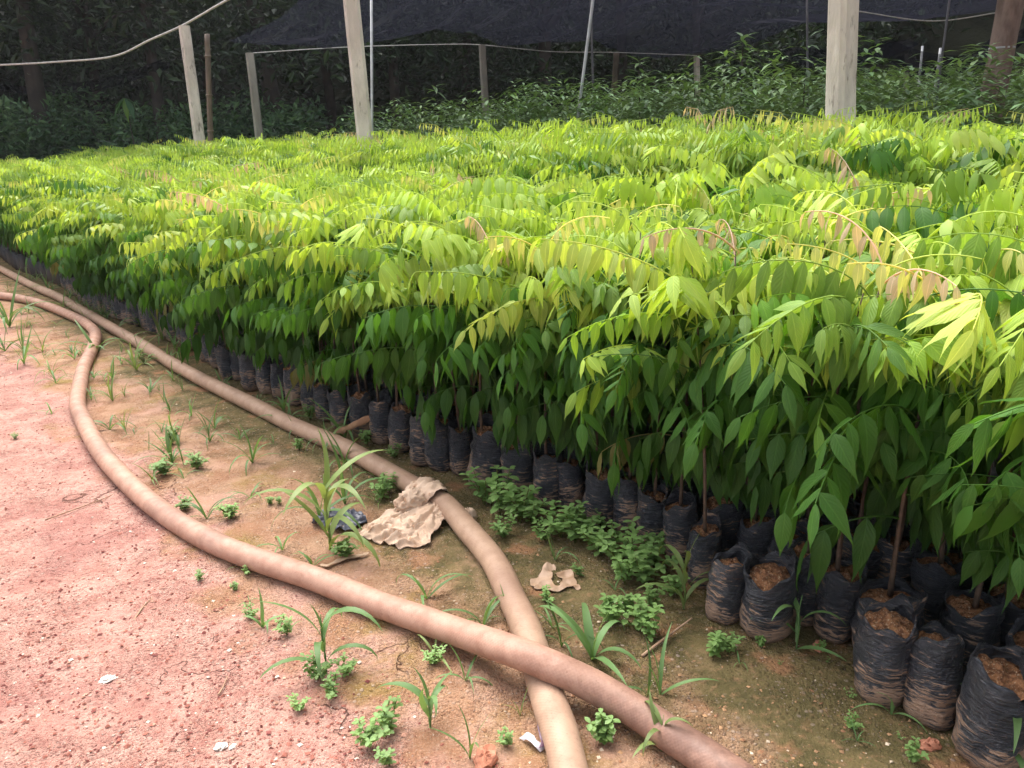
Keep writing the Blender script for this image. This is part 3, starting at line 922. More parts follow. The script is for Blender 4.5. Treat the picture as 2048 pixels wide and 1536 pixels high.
for (bx, by), (tx, ty), kind, colr in SIG:
    best = None
    for i in individual:
        if not placed[i][3]: continue
        P = UN(placed[i][0], placed[i][1])
        for z in np.arange(0.35, 0.93, 0.03):
            x, y = proj(P + Vector((0, 0, z)))
            e = math.hypot(x - bx, (y - by) * 1.5) + 60 * max(0.0, placed[i][1])
            if best is None or e < best[0]: best = (e, i, z)
    P = UN(placed[best[1]][0], placed[best[1]][1], best[2])
    tip = AT(tx, ty, P.y - 0.06)
    sig_of[best[1]].append((best[2], math.atan2(tip.y - P.y, tip.x - P.x), math.hypot(tip.y - P.y, tip.x - P.x), kind, colr))
LANDMARKS = [(toun(G(x, y))[0], t_) for x, y, t_ in ((1960, 1530, 'level with the large straight-bladed grass'), (1540, 1285, 'level with the bags without plants'), (1367, 1219, 'level with the tall grass clump'), (1110, 1160, 'level with the half buried film'),
    (850, 990, 'level with the knotted rag'), (740, 860, 'level with the propped dry strip'), (560, 810, 'level with the small wrinkled bags'), (330, 690, 'level with the grassy beige hose stretch'), (190, 668, 'level with the pinkish hose bend'), (20, 540, 'level with the far hose ends'))]
n_hero = 0
HERO = 15
for rank, i in enumerate(individual):
    u, n, man, pl, sc = placed[i]
    r = random.Random(3000 + i)
    P = UN(u, n)
    bag_me, soil_me, lean = BAGS[r.randrange(9)]
    rz = r.uniform(0, 6.28)
    off = n - edge_n(u)
    front = off < 0.12
    root = empty('seedling' if pl else 'soil_bag', P)
    b = ob('bag', bag_me, None, root)
    zs = r.uniform(0.86, 1.06) * (1.06 if sc > 1.1 else 1.0)
    b.scale = (sc, sc, zs)
    b.rotation_euler = (r.uniform(-0.09, 0.09), r.uniform(-0.09, 0.09), rz)
    ob('soil', soil_me, None, b)
    if not pl:
        tag(root, 'black film bag of reddish soil with no plant in it, at the bed edge', 'bag', 'bags without plants at the bed edge')
        continue
    hs = r.triangular(0.45, 0.68, 0.60) + 0.03 * noise.noise(Vector((u * 2.2, n * 3.0, 0))) - (0.04 if front else 0.0)
    fl = flush_of.get(i, 'cream' if r.random() < 0.05 else 'none')
    if i in flush_of: hs += 0.07
    sm, sfn = STEMS[r.randrange(8)]
    so = ob('stem', sm, None, root, loc=(0, 0, SOIL_Z * zs - 0.014))
    so.scale = (1.0 + 0.2 * r.random(), 1.0 + 0.2 * r.random(), hs)
    plan = plant_plan(r, hs, front, fl, full=off < 0.34)
    for zz, yw, ln, kind, colr in sig_of[i]:
        v = r.randrange(len(SPECS[kind]))
        tipv = SPECS[kind][v][0][-1]
        hh = min(hs * 0.98, max(0.1, zz - SOIL_Z))
        plan.append((hh, yw - math.atan2(tipv[1], tipv[0]), kind, v, min(1.5, max(0.8, ln / math.hypot(tipv[0], tipv[1]))), colr))
    hero = n_hero < HERO and off < 0.3
    n_hero += hero
    for h, yaw, kind, v, s, c in plan:
        q = sfn(h / hs)
        lp = Vector((q.x * so.scale.x, q.y * so.scale.y, SOIL_Z * zs - 0.014 + h))
        me = RACHIS_ME[kind, v] if hero else LEAF_ME[kind, v]
        o = ob('leaf', me, None, root, loc=lp)
        o.rotation_euler = (0, 0, yaw)
        o.scale = (s, s, s)
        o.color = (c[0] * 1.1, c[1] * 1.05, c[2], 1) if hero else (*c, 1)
        if hero:
            for pos, M, lv in SPECS[kind][v][1]:
                mw = Matrix([[*M[0], pos[0]], [*M[1], pos[1]], [*M[2], pos[2]], [0, 0, 0, 1]])
                k = r.uniform(0.9, 1.1)
                l = ob('leaflet', LEAFLET_ME[lv], None, o, mw=mw)
                l.color = (c[0] * k, c[1] * k, c[2] * k, 1)
    lm = min(LANDMARKS, key=lambda q: abs(q[0] - u))[1]
    if fl == 'pink':
        tag(root, 'tall seedling with limp pinkish tip leaves, ' + lm, 'seedling', 'seedlings with pinkish tips')
    elif fl == 'cream':
        tag(root, 'tall seedling with pale cream-yellow tip leaves, ' + lm, 'seedling', 'seedlings with cream tips, ' + lm)
    elif front:
        tag(root, 'green seedling in the outermost bag row, ' + lm, 'seedling', 'outermost row of seedlings, ' + lm)
    elif off < 0.34:
        tag(root, 'green seedling just behind the outermost bag row, ' + lm, 'seedling', 'second rows of seedlings, ' + lm)
    else:
        tag(root, 'green seedling inside the bed, just its top showing, ' + lm, 'seedling', 'seedlings inside the bed, ' + lm)

# the rest of the beds, too many to single out
def mass(name, spots, height, label, seed, full_fn):
    VV, TT, CC, off = [], [], [], 0
    r = random.Random(seed)
    bagV = np.array([(0.046 * math.cos(a) * s, 0.046 * math.sin(a) * s, z) for z, s in ((0, 0.9), (0.16, 1.0)) for a in np.arange(6) * math.pi / 3], dtype=np.float32)
    bagT = [(k, (k + 1) % 6, 6 + (k + 1) % 6) for k in range(6)] + [(k, 6 + (k + 1) % 6, 6 + k) for k in range(6)] + [(6, 7, 8), (6, 8, 9), (6, 9, 10), (6, 10, 11)]
    bagT = np.array(bagT, dtype=np.int32)
    stV = np.array([(0.004 * math.cos(a), 0.004 * math.sin(a), z) for z in (0.13, 1.0) for a in np.arange(3) * 2 * math.pi / 3], dtype=np.float32)
    stT = np.array([(0, 1, 4), (0, 4, 3), (1, 2, 5), (1, 5, 4), (2, 0, 3), (2, 3, 5)], dtype=np.int32)
    for u, n in spots:
        P = UN(u, n)
        D = P.length
        if not in_view(P, 260): continue
        hs = height(u, n) * r.triangular(0.80, 1.12, 1.0)
        base = np.array(P, dtype=np.float32)
        bs = np.array([r.uniform(0.85, 1.1), r.uniform(0.85, 1.1), r.uniform(0.82, 1.08)])
        ln = np.array([[r.uniform(-0.015, 0.015), r.uniform(-0.015, 0.015), 0.0]])
        VV.append(bagV * bs + ln * (bagV[:, 2:3] > 0.1) + base); TT.append(bagT + off); off += len(bagV)
        bc = np.array([[0.05, 0.05, 0.06]]) * r.uniform(0.5, 1.4)
        CC.append(np.concatenate([np.tile(np.array([[0.16, 0.11, 0.08]]) * r.uniform(0.5, 1.2), (6, 1)), np.tile(bc, (6, 1))]))
        sv = stV.copy(); sv[3:, 2] = SOIL_Z + hs * 0.9; sv[3:, :2] *= 0.4
        VV.append(sv + base); TT.append(stT + off); off += len(sv)
        CC.append(np.tile(np.array([[0.10, 0.06, 0.03]]), (len(sv), 1)))
        fl = 'none'
        if r.random() < 0.06: fl = 'cream' if r.random() < 0.8 else 'pink'
        G_ = GEO_MD if D < 3.4 else GEO_LO
        for h, yaw, kind, v, s, c in plant_plan(r, hs, full_fn(u, n), fl, full=full_fn(u, n)):
            V, T = G_[kind, v]
            ca, sa = math.cos(yaw) * s, math.sin(yaw) * s
            W = np.empty_like(V)
            W[:, 0] = V[:, 0] * ca - V[:, 1] * sa + base[0]
            W[:, 1] = V[:, 0] * sa + V[:, 1] * ca + base[1]
            W[:, 2] = V[:, 2] * s + h + SOIL_Z
            VV.append(W); TT.append(T + off); off += len(W)
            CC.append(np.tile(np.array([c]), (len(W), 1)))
    me = tri_mesh(name, np.concatenate(VV), np.concatenate(TT), np.concatenate(CC))
    o = ob(name, me, M_MASS)
    tag(o, label, 'seedlings', kind='stuff')
    return len(me.polygons)
rest = [(p[0], p[1]) for i, p in enumerate(placed) if i not in ind_set]
NT1 = mass('seedling_foliage', rest, lambda u, n: 0.60 + 0.017 * min(u, 9) + 0.06 * noise.noise(Vector((u * 2.2, n * 3.0, 0))), 'bright yellow-green seedling tops filling the bed beside the hoses', 41, lambda u, n: n < 0.2)
NT2 = mass('seedling_foliage', bed2, lambda u, n: 0.80 + 0.008 * min(u, 9) - 0.05 * max(0.0, 1.4 - u) + 0.07 * noise.noise(Vector((u * 2.2, n * 3.0, 0))), 'bright green seedlings of the second bed around the concrete posts', 42, lambda u, n: n < 1.92)
print('mass triangles', NT1, NT2)

# ------------------------------------------------------------------ hoses
H1R, H2R = 0.031, 0.030
h1 = [(-140, 470), (-60, 508), (0, 537), (65, 571), (113, 592), (154, 615), (219, 653), (280, 687), (342, 725), (410, 762), (513, 813), (581, 848), (683, 892), (760, 934), (820, 968), (888, 1007), (937, 1061), (986, 1120), (1020, 1188), (1054, 1261), (1079, 1340), (1098, 1403), (1122, 1471), (1137, 1535), (1155, 1620), (1180, 1720)]
def hose(name, px, R, lift, mat, label, flat):
    pts = [G(x, y, R * flat + lift(x, y)) for x, y in px]
    sp = spline(pts, 7)
    V, Fc, UVs = tube(sp, R, 18)
    VV = []
    for i, c in enumerate(sp):
        for k in range(18):
            v = V[i * 18 + k]
            w = 1 + 0.05 * noise.noise(Vector((i * 0.21, 3.0 * R * 100, 0))) + 0.018 * noise.noise(Vector(v) * 26)
            d = (v - c) * w
            VV.append(c + Vector((d.x * 1.04, d.y * 1.04, d.z * flat)))
    o = ob(name, mesh_from(name, VV, Fc, uv=UVs), mat)
    return tag(o, label, 'hose')
hose('hose', h1, H1R, lambda x, y: 0.0, M_HOSE1, 'pale beige hose running straight along the bag row with a rag on it', 0.92)
def lift2(x, y):
    d = (x - 1065) / 150.0
    return 0.050 * math.exp(-d * d) + (0.004 if 0 < x < 200 else 0)
hose('hose', h2, H2R, lift2, M_HOSE2, 'pinkish brown hose bent at far end, lying over the beige hose', 0.92)

# ------------------------------------------------------------------ rag, scraps, sticks, stones
def patch(px, nu, nv, fn_h, seed, thick=0.0015, zoff=0.003):
    """crumpled sheet between two pixel polylines on the ground (rows of points)"""
    rows = [[G(x, y) for x, y in row] for row in px]
    R_ = len(rows)
    V, Fc = [], []
    for j in range(nv + 1):
        f = j / nv * (R_ - 1)
        a = min(int(f), R_ - 2); fb = f - a
        def along(row, t):
            q = t * (len(row) - 1); k = min(int(q), len(row) - 2)
            return row[k].lerp(row[k + 1], q - k)
        for i in range(nu + 1):
            t = i / nu
            p = along(rows[a], t).lerp(along(rows[a + 1], t), fb)
            n3 = Vector((p.x * 22, p.y * 22, seed))
            p = p + Vector((0.009 * noise.noise(n3) + 0.005 * noise.noise(n3 * 3.1), 0.009 * noise.noise(n3 + Vector((9, 9, 9))) + 0.005 * noise.noise(n3 * 3.1 + Vector((5, 1, 2))), 0))
            V.append(Vector((p.x, p.y, gz(p.x, p.y) + zoff + fn_h(t, j / nv, p))))
    W = nu + 1
    for j in range(nv):
        for i in range(nu):
            Fc.append((j * W + i, j * W + i + 1, (j + 1) * W + i + 1, (j + 1) * W + i))
    n0 = len(V)
    V += [v - Vector((0, 0, thick)) for v in V]
    Fc += [tuple(n0 + k for k in f[::-1]) for f in Fc]
    return V, Fc
rag = empty('rag', G(845, 1010))
o0 = rag.location.copy()
def local(V): return [v - o0 for v in V]
def fold_h(t, s, p):
    wx = 0.035 * noise.noise(Vector((p.x * 18, p.y * 18, 4.0)))
    al, ac = t * 0.26 + wx, s * 0.17 + wx
    rid = abs(noise.noise(Vector((al * 9, ac * 34, 2.0))))           # folds run out from the knot
    rid2 = abs(noise.noise(Vector((al * 22 + 3, ac * 70, 8.0))))
    rid3 = abs(noise.noise(Vector((al * 60, ac * 60, 5.0))))
    edge = min(1.0, 5 * s, 5 * (1 - s), 6 * (1 - t) + 0.2)
    return 0.016 * (1 - t) + (0.042 * max(0.0, 0.38 - rid) + 0.020 * max(0.0, 0.35 - rid2) + 0.008 * max(0.0, 0.3 - rid3)) * (0.35 + 0.65 * edge)
V, Fc = patch([[(835, 992), (800, 1020), (755, 1045), (712, 1068)], [(870, 1010), (820, 1045), (770, 1066), (716, 1084)], [(893, 1030), (850, 1066), (815, 1078), (765, 1088)], [(898, 1046), (866, 1078), (862, 1092), (800, 1100)]], 96, 66, fold_h, 3.0, 0.002)
ob('cloth_tail', mesh_from('cloth_tail', local(V), Fc), M_CLOTH, rag)
def lump(c, rx, ry, rz, seed, amp=0.22, rot=0.0, nu=56, nv=32):
    V, Fc = [], []
    for j in range(nv + 1):
        th = math.pi * j / nv
        for i in range(nu):
            ph = 2 * math.pi * i / nu
            d = Vector((math.sin(th) * math.cos(ph), math.sin(th) * math.sin(ph), math.cos(th)))
            q = 1 + amp * (0.5 - 1.6 * abs(noise.noise(d * 2.6 + Vector((seed, seed * 2, 0)))))
            q += amp * 0.5 * (0.4 - 1.6 * abs(noise.noise(d * 6.5 + Vector((seed, 0, seed)))))
            p = Vector((d.x * rx * q, d.y * ry * q, d.z * rz * q))
            p = Vector((p.x * math.cos(rot) - p.y * math.sin(rot), p.x * math.sin(rot) + p.y * math.cos(rot), p.z))
            V.append(c + p)
    for j in range(nv):
        for i in range(nu):
            Fc.append((j * nu + i, (j + 1) * nu + i, (j + 1) * nu + (i + 1) % nu, j * nu + (i + 1) % nu))
    return V, Fc
hd = (G(888, 1007, H1R) - G(820, 968, H1R)).normalized()
hc = G(852, 988, H1R)
# a band of cloth wound round the hose
V, Fc = [], []
side = Vector((-hd.y, hd.x, 0))
for j in range(25):
    f = j / 24 - 0.5
    for k in range(40):
        a = 2 * math.pi * k / 40
        rr = 0.037 + 0.010 * (1 - 4 * f * f) + 0.011 * (0.5 - abs(noise.noise(Vector((math.cos(a) * 1.4 + f * 3, math.sin(a) * 1.4, f * 7))) * 1.6)) + 0.004 * noise.noise(Vector((math.cos(a) * 5, math.sin(a) * 5, f * 20)))
        p = hc + hd * (f * 0.115 + 0.02 * math.sin(a)) + side * (math.cos(a) * rr) + Vector((0, 0, max(-0.03, math.sin(a) * rr)))
        V.append(p)
for j in range(24):
    for k in range(40):
        k2 = (k + 1) % 40
        Fc.append((j * 40 + k, j * 40 + k2, (j + 1) * 40 + k2, (j + 1) * 40 + k))
ob('cloth_wrap', mesh_from('cloth_wrap', local(V), Fc), M_CLOTH, rag)
V, Fc = lump(G(826, 1003, 0.035), 0.048, 0.034, 0.032, 4.0, 0.42, 0.6)
ob('cloth_knot', mesh_from('cloth_knot', local(V), Fc), M_CLOTH, rag)
V, Fc = lump(G(936, 1032, 0.012), 0.022, 0.017, 0.020, 9.0, 0.5, 0.3, 30, 18)
ob('cloth_end', mesh_from('cloth_end', local(V), Fc), M_CLOTH, rag)
tag(rag, 'crumpled dirty beige rag knotted round the beige hose', 'rag')

def scrap(name, px, mat, label, cat, amp=0.012, nu=26, nv=12, seed=1.0, zoff=0.004):
    V, Fc = patch(px, nu, nv, lambda t, s, p: amp * (0.4 - abs(noise.noise(Vector((p.x * 30, p.y * 34, seed))))) * 1.6 + amp * 0.3, seed, 0.0012, zoff)
    tag(ob(name, mesh_from(name, V, Fc), mat), label, cat)
scrap('plastic_scrap', [[(628, 1046), (660, 1030), (700, 1032), (734, 1046)], [(624, 1054), (665, 1066), (705, 1068), (738, 1056)]], M_BLUEFILM, 'crumpled dark blue plastic scrap lying beside the beige rag', 'plastic scrap', 0.022, 50, 24, 2.0)
scrap('plastic_scrap', [[(1086, 1140), (1100, 1130), (1112, 1138)], [(1074, 1160), (1085, 1158), (1100, 1160)], [(1062, 1172), (1085, 1176), (1110, 1178)], [(1068, 1182), (1100, 1186), (1135, 1178)], [(1120, 1176), (1146, 1176), (1164, 1182)], [(1124, 1166), (1140, 1160), (1150, 1166)], [(1110, 1148), (1128, 1142), (1142, 1150)]], M_TANFILM, 'soil stained pale film half buried between beige hose and bags', 'plastic scrap', 0.010, 18, 60, 5.0, -0.0005)
scrap('film_strip', [[(640, 1134), (690, 1118), (740, 1108)], [(642, 1139), (696, 1126), (738, 1114)]], M_TANFILM, 'thin pale film strip trodden into soil below the rag', 'plastic scrap', 0.006, 26, 4, 7.0)
V, Fc = patch([[(1042, 1478), (1060, 1474), (1074, 1490), (1082, 1504)], [(1046, 1484), (1056, 1490), (1066, 1502), (1076, 1508)]], 20, 8, lambda t, s, p: 0.010 * math.sin(t * 3.1), 3.0, 0.001, 0.004)
tag(ob('plastic_scrap', mesh_from('plastic_scrap', V, Fc), M_CLEARFILM), 'small cloudy pale plastic scrap beside the beige hose', 'plastic scrap')
V, Fc = patch([[(1074, 1506), (1080, 1486), (1084, 1464)], [(1088, 1504), (1092, 1486), (1090, 1466)]], 14, 6, lambda t, s, p: 0.008 + 0.022 * t, 3.0, 0.001, 0.003)
tag(ob('film_strip', mesh_from('film_strip', V, Fc), M_PURPLE), 'small dark purple film strip against the beige hose', 'plastic scrap')
# pale strip leaning over the bags
A, B, C = G(672, 868, 0.03), AT(735, 838, G(735, 885).y), AT(792, 826, G(792, 893).y + 0.05)
pts = spline([A, B, C], 10)
V, Fc = [], []
for i, p in enumerate(pts):
    w = 0.012 + 0.004 * noise.noise(Vector((i * 0.4, 0, 0)))
    V += [p + Vector((0, 0, w)), p + Vector((0.004, -0.012, 0)), p + Vector((0, -0.006, -w))]
for i in range(len(pts) - 1):
    for k in range(2):
        Fc.append((i * 3 + k, i * 3 + k + 1, i * 3 + k + 4, i * 3 + k + 3))
n0 = len(V)
V += [v + Vector((0, 0.002, 0)) for v in V]
Fc += [tuple(n0 + k for k in f[::-1]) for f in Fc]
tag(ob('dry_strip', mesh_from('dry_strip', V, Fc), M_DRYLEAF), 'long dry brown strip propped against the black bags', 'dry leaf')
def stone(x, y, size, mat, label, cat='stone', sq=0.6, z=None):
    c = G(x, y)
    zz = gz(c.x, c.y) if z is None else z
    V, Fc = lump(Vector((0, 0, 0)), size, size * rng.uniform(0.65, 0.9), size * sq, x * 0.13, 0.85, rng.uniform(0, 3), 16, 10)
    tag(ob('stone', mesh_from('stone', V, Fc, smooth=False), mat, loc=(c.x, c.y, zz + size * sq * 0.3)), label, cat)
stone(215, 1361, 0.013, M_WHITESTONE, 'white stone chip lying alone on the red soil', sq=0.4)
stone(442, 1497, 0.009, M_WHITESTONE, 'larger white chip with a smaller white chip beside it', sq=0.45)
stone(466, 1494, 0.006, M_WHITESTONE, 'small white stone chip beside a larger white chip', sq=0.5)
stone(970, 1526, 0.024, M_REDSTONE, 'large pale clay lump by the beige hose', sq=0.5)
stone(1638, 1296, 0.014, M_REDSTONE, 'clay lump against the foot of a black bag')
stone(1860, 1490, 0.016, M_REDSTONE, 'red clay lump on the mossy soil before the bags')
def stick(px, r, mat, label, name='twig', cat='twig'):
    pts = [G(x, y, r + z) for x, y, z in px]
    sp = spline(pts, 5)
    V, Fc, UVs = tube(sp, [r * (1 - 0.5 * i / (len(sp) - 1)) for i in range(len(sp))], 6)
    tag(ob(name, mesh_from(name, V, Fc, uv=UVs), mat), label, cat)
stick([(260, 1252, 0), (285, 1215, 0.003), (305, 1196, 0.002), (340, 1168, 0)], 0.0022, M_TWIG, 'thin curved dry twig lying on the red soil')
stick([(436, 1390, 0), (446, 1374, 0.002), (455, 1352, 0)], 0.002, M_TWIG, 'short straight dry twig on red soil beside cracks')
stick([(1284, 1312, 0), (1330, 1276, 0.008), (1384, 1236, 0.02)], 0.0035, M_TWIG, 'long dry stick leaning towards the black bags')
stick([(90, 1040, 0), (200, 1000, 0.002), (240, 982, 0)], 0.002, M_TWIG, 'thin dry twig beside the pinkish hose on red soil')

# pebbles and crumbs of laterite (too many to count)
def pebbles():
    oct_v = np.array([(1, 0, 0), (-1, 0, 0), (0, 1, 0), (0, -1, 0), (0, 0, 1), (0, 0, -1)], dtype=np.float32)
    oct_f = np.array([(0, 2, 4), (2, 1, 4), (1, 3, 4), (3, 0, 4), (2, 0, 5), (1, 2, 5), (3, 1, 5), (0, 3, 5)], dtype=np.int32)
    r = random.Random(11)
    VV, TT, CC = [], [], []
    cnt = tries = 0
    while cnt < 15000 and tries < 120000:
        tries += 1
        y = 0.85 + 4.2 * r.random() ** 1.9
        x = r.uniform(-0.75 * y - 0.3, 0.75 * y)
        u, n = toun(Vector((x, y, 0)))
        if n > 0.0: continue
        dens = 1.0 if n < -0.72 else (0.26 if n < -0.2 else 0.14)
        dens *= 0.35 + 1.2 * max(0, 0.5 + noise.noise(Vector((x * 2.4, y * 2.4, 3))))
        if r.random() > dens: continue
        s = 0.0012 + 0.0036 * r.random() ** 3.2
        k = r.random()
        if n < -0.6:
            c = (0.33, 0.12, 0.085) if k < 0.55 else ((0.20, 0.06, 0.05) if k < 0.78 else ((0.52, 0.27, 0.19) if k < 0.95 else (0.70, 0.60, 0.50)))
        else:
            c = (0.44, 0.25, 0.13) if k < 0.6 else ((0.30, 0.15, 0.08) if k < 0.82 else (0.66, 0.52, 0.38))
        V = oct_v * np.array([r.uniform(0.7, 1.4), r.uniform(0.7, 1.3), r.uniform(0.45, 0.8)]) * s
        V += nrg.uniform(-0.25, 0.25, V.shape) * s
        a = r.uniform(0, 6.28)
        W = V.copy()
        W[:, 0] = V[:, 0] * math.cos(a) - V[:, 1] * math.sin(a) + x
        W[:, 1] = V[:, 0] * math.sin(a) + V[:, 1] * math.cos(a) + y
        W[:, 2] += gz(x, y) + s * 0.25
        VV.append(W); TT.append(oct_f + cnt * 6); CC.append(np.tile(np.array([c]) * r.uniform(0.8, 1.2), (6, 1)))
        cnt += 1
    me = tri_mesh('pebbles', np.concatenate(VV), np.concatenate(TT), np.concatenate(CC), smooth=False)
    tag(ob('gravel', me, M_PEBBLE), 'loose red laterite gravel scattered over the soil', 'gravel', kind='stuff')
pebbles()
# dry leaf litter along the bag tops and feet
# ------------------------------------------------------------------ weeds
def blade_mesh(L, a0, a1, w, seed, K=9):
    V, Fc, p = [], [], Vector((0, 0, 0))
    r = random.Random(seed)
    for i in range(K + 1):
        f = i / K
        a = a0 + (a1 - a0) * f ** 1.3
        d = Vector((math.cos(a), 0.12 * math.sin(f * 3 + seed), math.sin(a)))
        if i: p = p + d * (L / K)
        ww = w * min(1.0, 0.35 + 2.4 * f) * (1 - f ** 2.6)
        up = Vector((-math.sin(a), 0, math.cos(a)))
        V += [p + Vector((0, -ww, 0)) + up * ww * 0.35, p, p + Vector((0, ww, 0)) + up * ww * 0.35]
    for i in range(K):
        for k in range(2):
            Fc.append((i * 3 + k, i * 3 + k + 1, i * 3 + k + 4, i * 3 + k + 3))
    me = mesh_from('blade', V, Fc); me.materials.append(M_GRASS)
    return me
BLADES = [blade_mesh(1.0, RAD(78), RAD(20), 0.030, 1), blade_mesh(1.0, RAD(70), RAD(-45), 0.034, 2), blade_mesh(1.0, RAD(60), RAD(-65), 0.034, 3),
          blade_mesh(1.0, RAD(84), RAD(55), 0.026, 4), blade_mesh(1.0, RAD(50), RAD(-25), 0.036, 5), blade_mesh(1.0, RAD(75), RAD(-80), 0.030, 6)]
V, Fc, _ = tube([(0, 0, -0.05), (0.02, 0, 0.3), (0.0, 0.02, 0.7), (0.03, 0, 1.0)], [0.016, 0.014, 0.010, 0.006], 6)
CULM = mesh_from('stalk', V, Fc); CULM.materials.append(M_GRASS)
def grass_weed(px, py, hpx, nb, label, group, seed, wide=1.0, tall=False):
    r = random.Random(seed)
    P = G(px, py)
    P.z = gz(P.x, P.y) - 0.003
    h = hpx / FPX * depth_of(P)
    root = empty('grass_weed', P)
    g = r.uniform(0.8, 1.2)
    col = (0.15 * g, 0.255 * g, 0.095 * g) if r.random() < 0.7 else (0.22 * g, 0.29 * g, 0.10 * g)
    yaw = r.uniform(0, 6.28)
    if tall:
        s = ob('stalk', CULM, None, root)
        s.scale = (h * 0.7, h * 0.7, h * 0.72); s.color = (*col, 1)
    for i in range(nb):
        yaw += 2.4 + r.uniform(-0.6, 0.6)
        b = ob('blade', BLADES[r.randrange(6)], None, root, loc=(0, 0, (h * 0.62 * i / nb) if tall else 0.0))
        b.rotation_euler = (r.uniform(-0.12, 0.12), r.uniform(-0.12, 0.12), yaw)
        L = h * r.uniform(0.75, 1.15) * (0.8 if tall else 1.0)
        b.scale = (L, L * wide, L)
        k = r.uniform(0.85, 1.15)
        b.color = (col[0] * k, col[1] * k, col[2] * k, 1)
    tag(root, label, 'grass', group)
L_MID = ('green grass weed sprouting from the ochre soil between the two hoses', 'grass weeds between the hoses')
L_RED = ('grass weed growing on the far side of the pinkish hose from the bags', 'grass weeds outside the pinkish hose')
L_BAG = ('grass weed growing between the beige hose and the black bags', 'grass weeds beside the bags')
special = [
    (652, 1342, 165, 6, 'broad bladed grass weed standing alone below the pinkish hose', None, 1.25, True),
    (525, 1256, 75, 4, 'weed with two long arching blades near the pinkish hose', None, 1.2, False),
    (660, 1098, 200, 9, 'tall broad bladed grass weed rising behind the dark blue plastic scrap', None, 1.1, True),
    (1186, 1316, 150, 6, 'grass weed with one long arching blade beside the crossing of the hoses', None, 1.2, False),
    (1367, 1219, 150, 8, 'tall grass clump growing against the black bags', None, 1.1, True),
    (1592, 1297, 150, 5, 'upright bright grass weed in front of a wrinkled black bag', None, 1.1, True),
    (1998, 1521, 200, 5, 'large grass weed with a long straight blade before the bags', None, 1.1, True),
    (861, 1458, 120, 5, 'small broad leaved grass weed below the hose crossing', None, 1.5, True),
    (1323, 1502, 110, 6, 'grass weed leaning over the pinkish hose', None, 1.3, True),
]
k = 50
for px, py, h, nb, lab, grp, wd, tl in special:
    k += 1
    grass_weed(px, py, h * 1.15, nb + 1, lab, grp, k, wd * 1.45, tl)
mids = [(854, 1195, 100, 4), (966, 1252, 110, 4), (1010, 1238, 55, 3), (345, 925, 75, 11), (505, 925, 70, 7), (500, 994, 50, 4), (415, 1042, 70, 5), (225, 800, 60, 6), (273, 742, 70, 6), (225, 759, 50, 5),
        (383, 832, 45, 5), (420, 885, 55, 6), (359, 895, 60, 4), (575, 850, 60, 5), (195, 707, 70, 6), (219, 858, 55, 5), (305, 960, 45, 6), (625, 1130, 70, 4), (565, 1100, 60, 4), (1123, 1290, 95, 3),
        (480, 880, 55, 4), (690, 930, 75, 5), (590, 870, 45, 4), (250, 860, 40, 4), (760, 1010, 30, 3), (1295, 1390, 100, 2), (1320, 1388, 120, 3), (430, 860, 55, 5), (300, 780, 50, 5), (340, 820, 40, 4), (690, 1010, 130, 4), (640, 1040, 120, 5)]
for px, py, h, nb in mids:
    k += 1
    grass_weed(px, py, h * 1.25, nb + 1, *L_MID, k, 1.0)
reds = [(20, 655, 95, 8), (48, 728, 60, 6), (113, 770, 45, 4), (103, 826, 35, 3), (85, 700, 55, 5), (480, 1135, 30, 3), (1040, 1428, 50, 3), (940, 1520, 100, 3), (500, 1205, 25, 3), (930, 1360, 75, 4), (10, 700, 70, 6), (580, 1262, 30, 4), (870, 1310, 70, 3), (150, 720, 45, 4)]
for px, py, h, nb in reds:
    k += 1
    grass_weed(px, py, h * 1.3, nb + 1, *L_RED, k, 1.0)
bags_w = [(195, 560, 60, 6), (284, 655, 55, 6), (325, 680, 60, 6), (376, 705, 45, 6), (240, 625, 50, 5), (567, 822, 60, 5), (690, 880, 90, 4), (720, 870, 110, 3), (130, 565, 35, 5), (80, 545, 30, 5), (410, 720, 40, 5), (1110, 1120, 60, 2), (1105, 1255, 50, 3), (1782, 1428, 95, 3), (1230, 1180, 40, 3), (1715, 1480, 40, 3), (1480, 1330, 30, 3), (160, 590, 40, 5), (350, 700, 60, 5), (445, 770, 40, 4), (205, 600, 70, 4)]
for px, py, h, nb in bags_w:
    k += 1
    grass_weed(px, py, h * 1.3, nb + 2, *L_BAG, k, 1.0)

rw = random.Random(64)
for _ in range(46):                               # sparser thin grass along the mossy strip and between the hoses
    k += 1
    u, n = rw.uniform(1.2, 6.5), rw.uniform(-0.62, -0.06)
    x, y = proj(UN(u, n))
    if 0 < x < 1000:
        grass_weed(x, y, rw.uniform(0.05, 0.13) * FPX / depth_of(UN(u, n)), rw.randint(3, 7), *(L_BAG if n > -0.13 else L_MID), k, 0.8)

for _ in range(34):                               # wispy taller grass towards the far end of the hoses
    k += 1
    u, n = rw.uniform(2.6, 7.5), rw.choice((rw.uniform(-0.2, -0.03), rw.uniform(-0.2, -0.03), rw.uniform(-0.9, -0.3)))
    x, y = proj(UN(u, n))
    if 0 < x < 700:
        grass_weed(x, y, rw.uniform(0.10, 0.20) * FPX / depth_of(UN(u, n)), rw.randint(5, 9), *(L_BAG if n > -0.21 else (L_MID if n > -0.6 else L_RED)), k, 0.6)

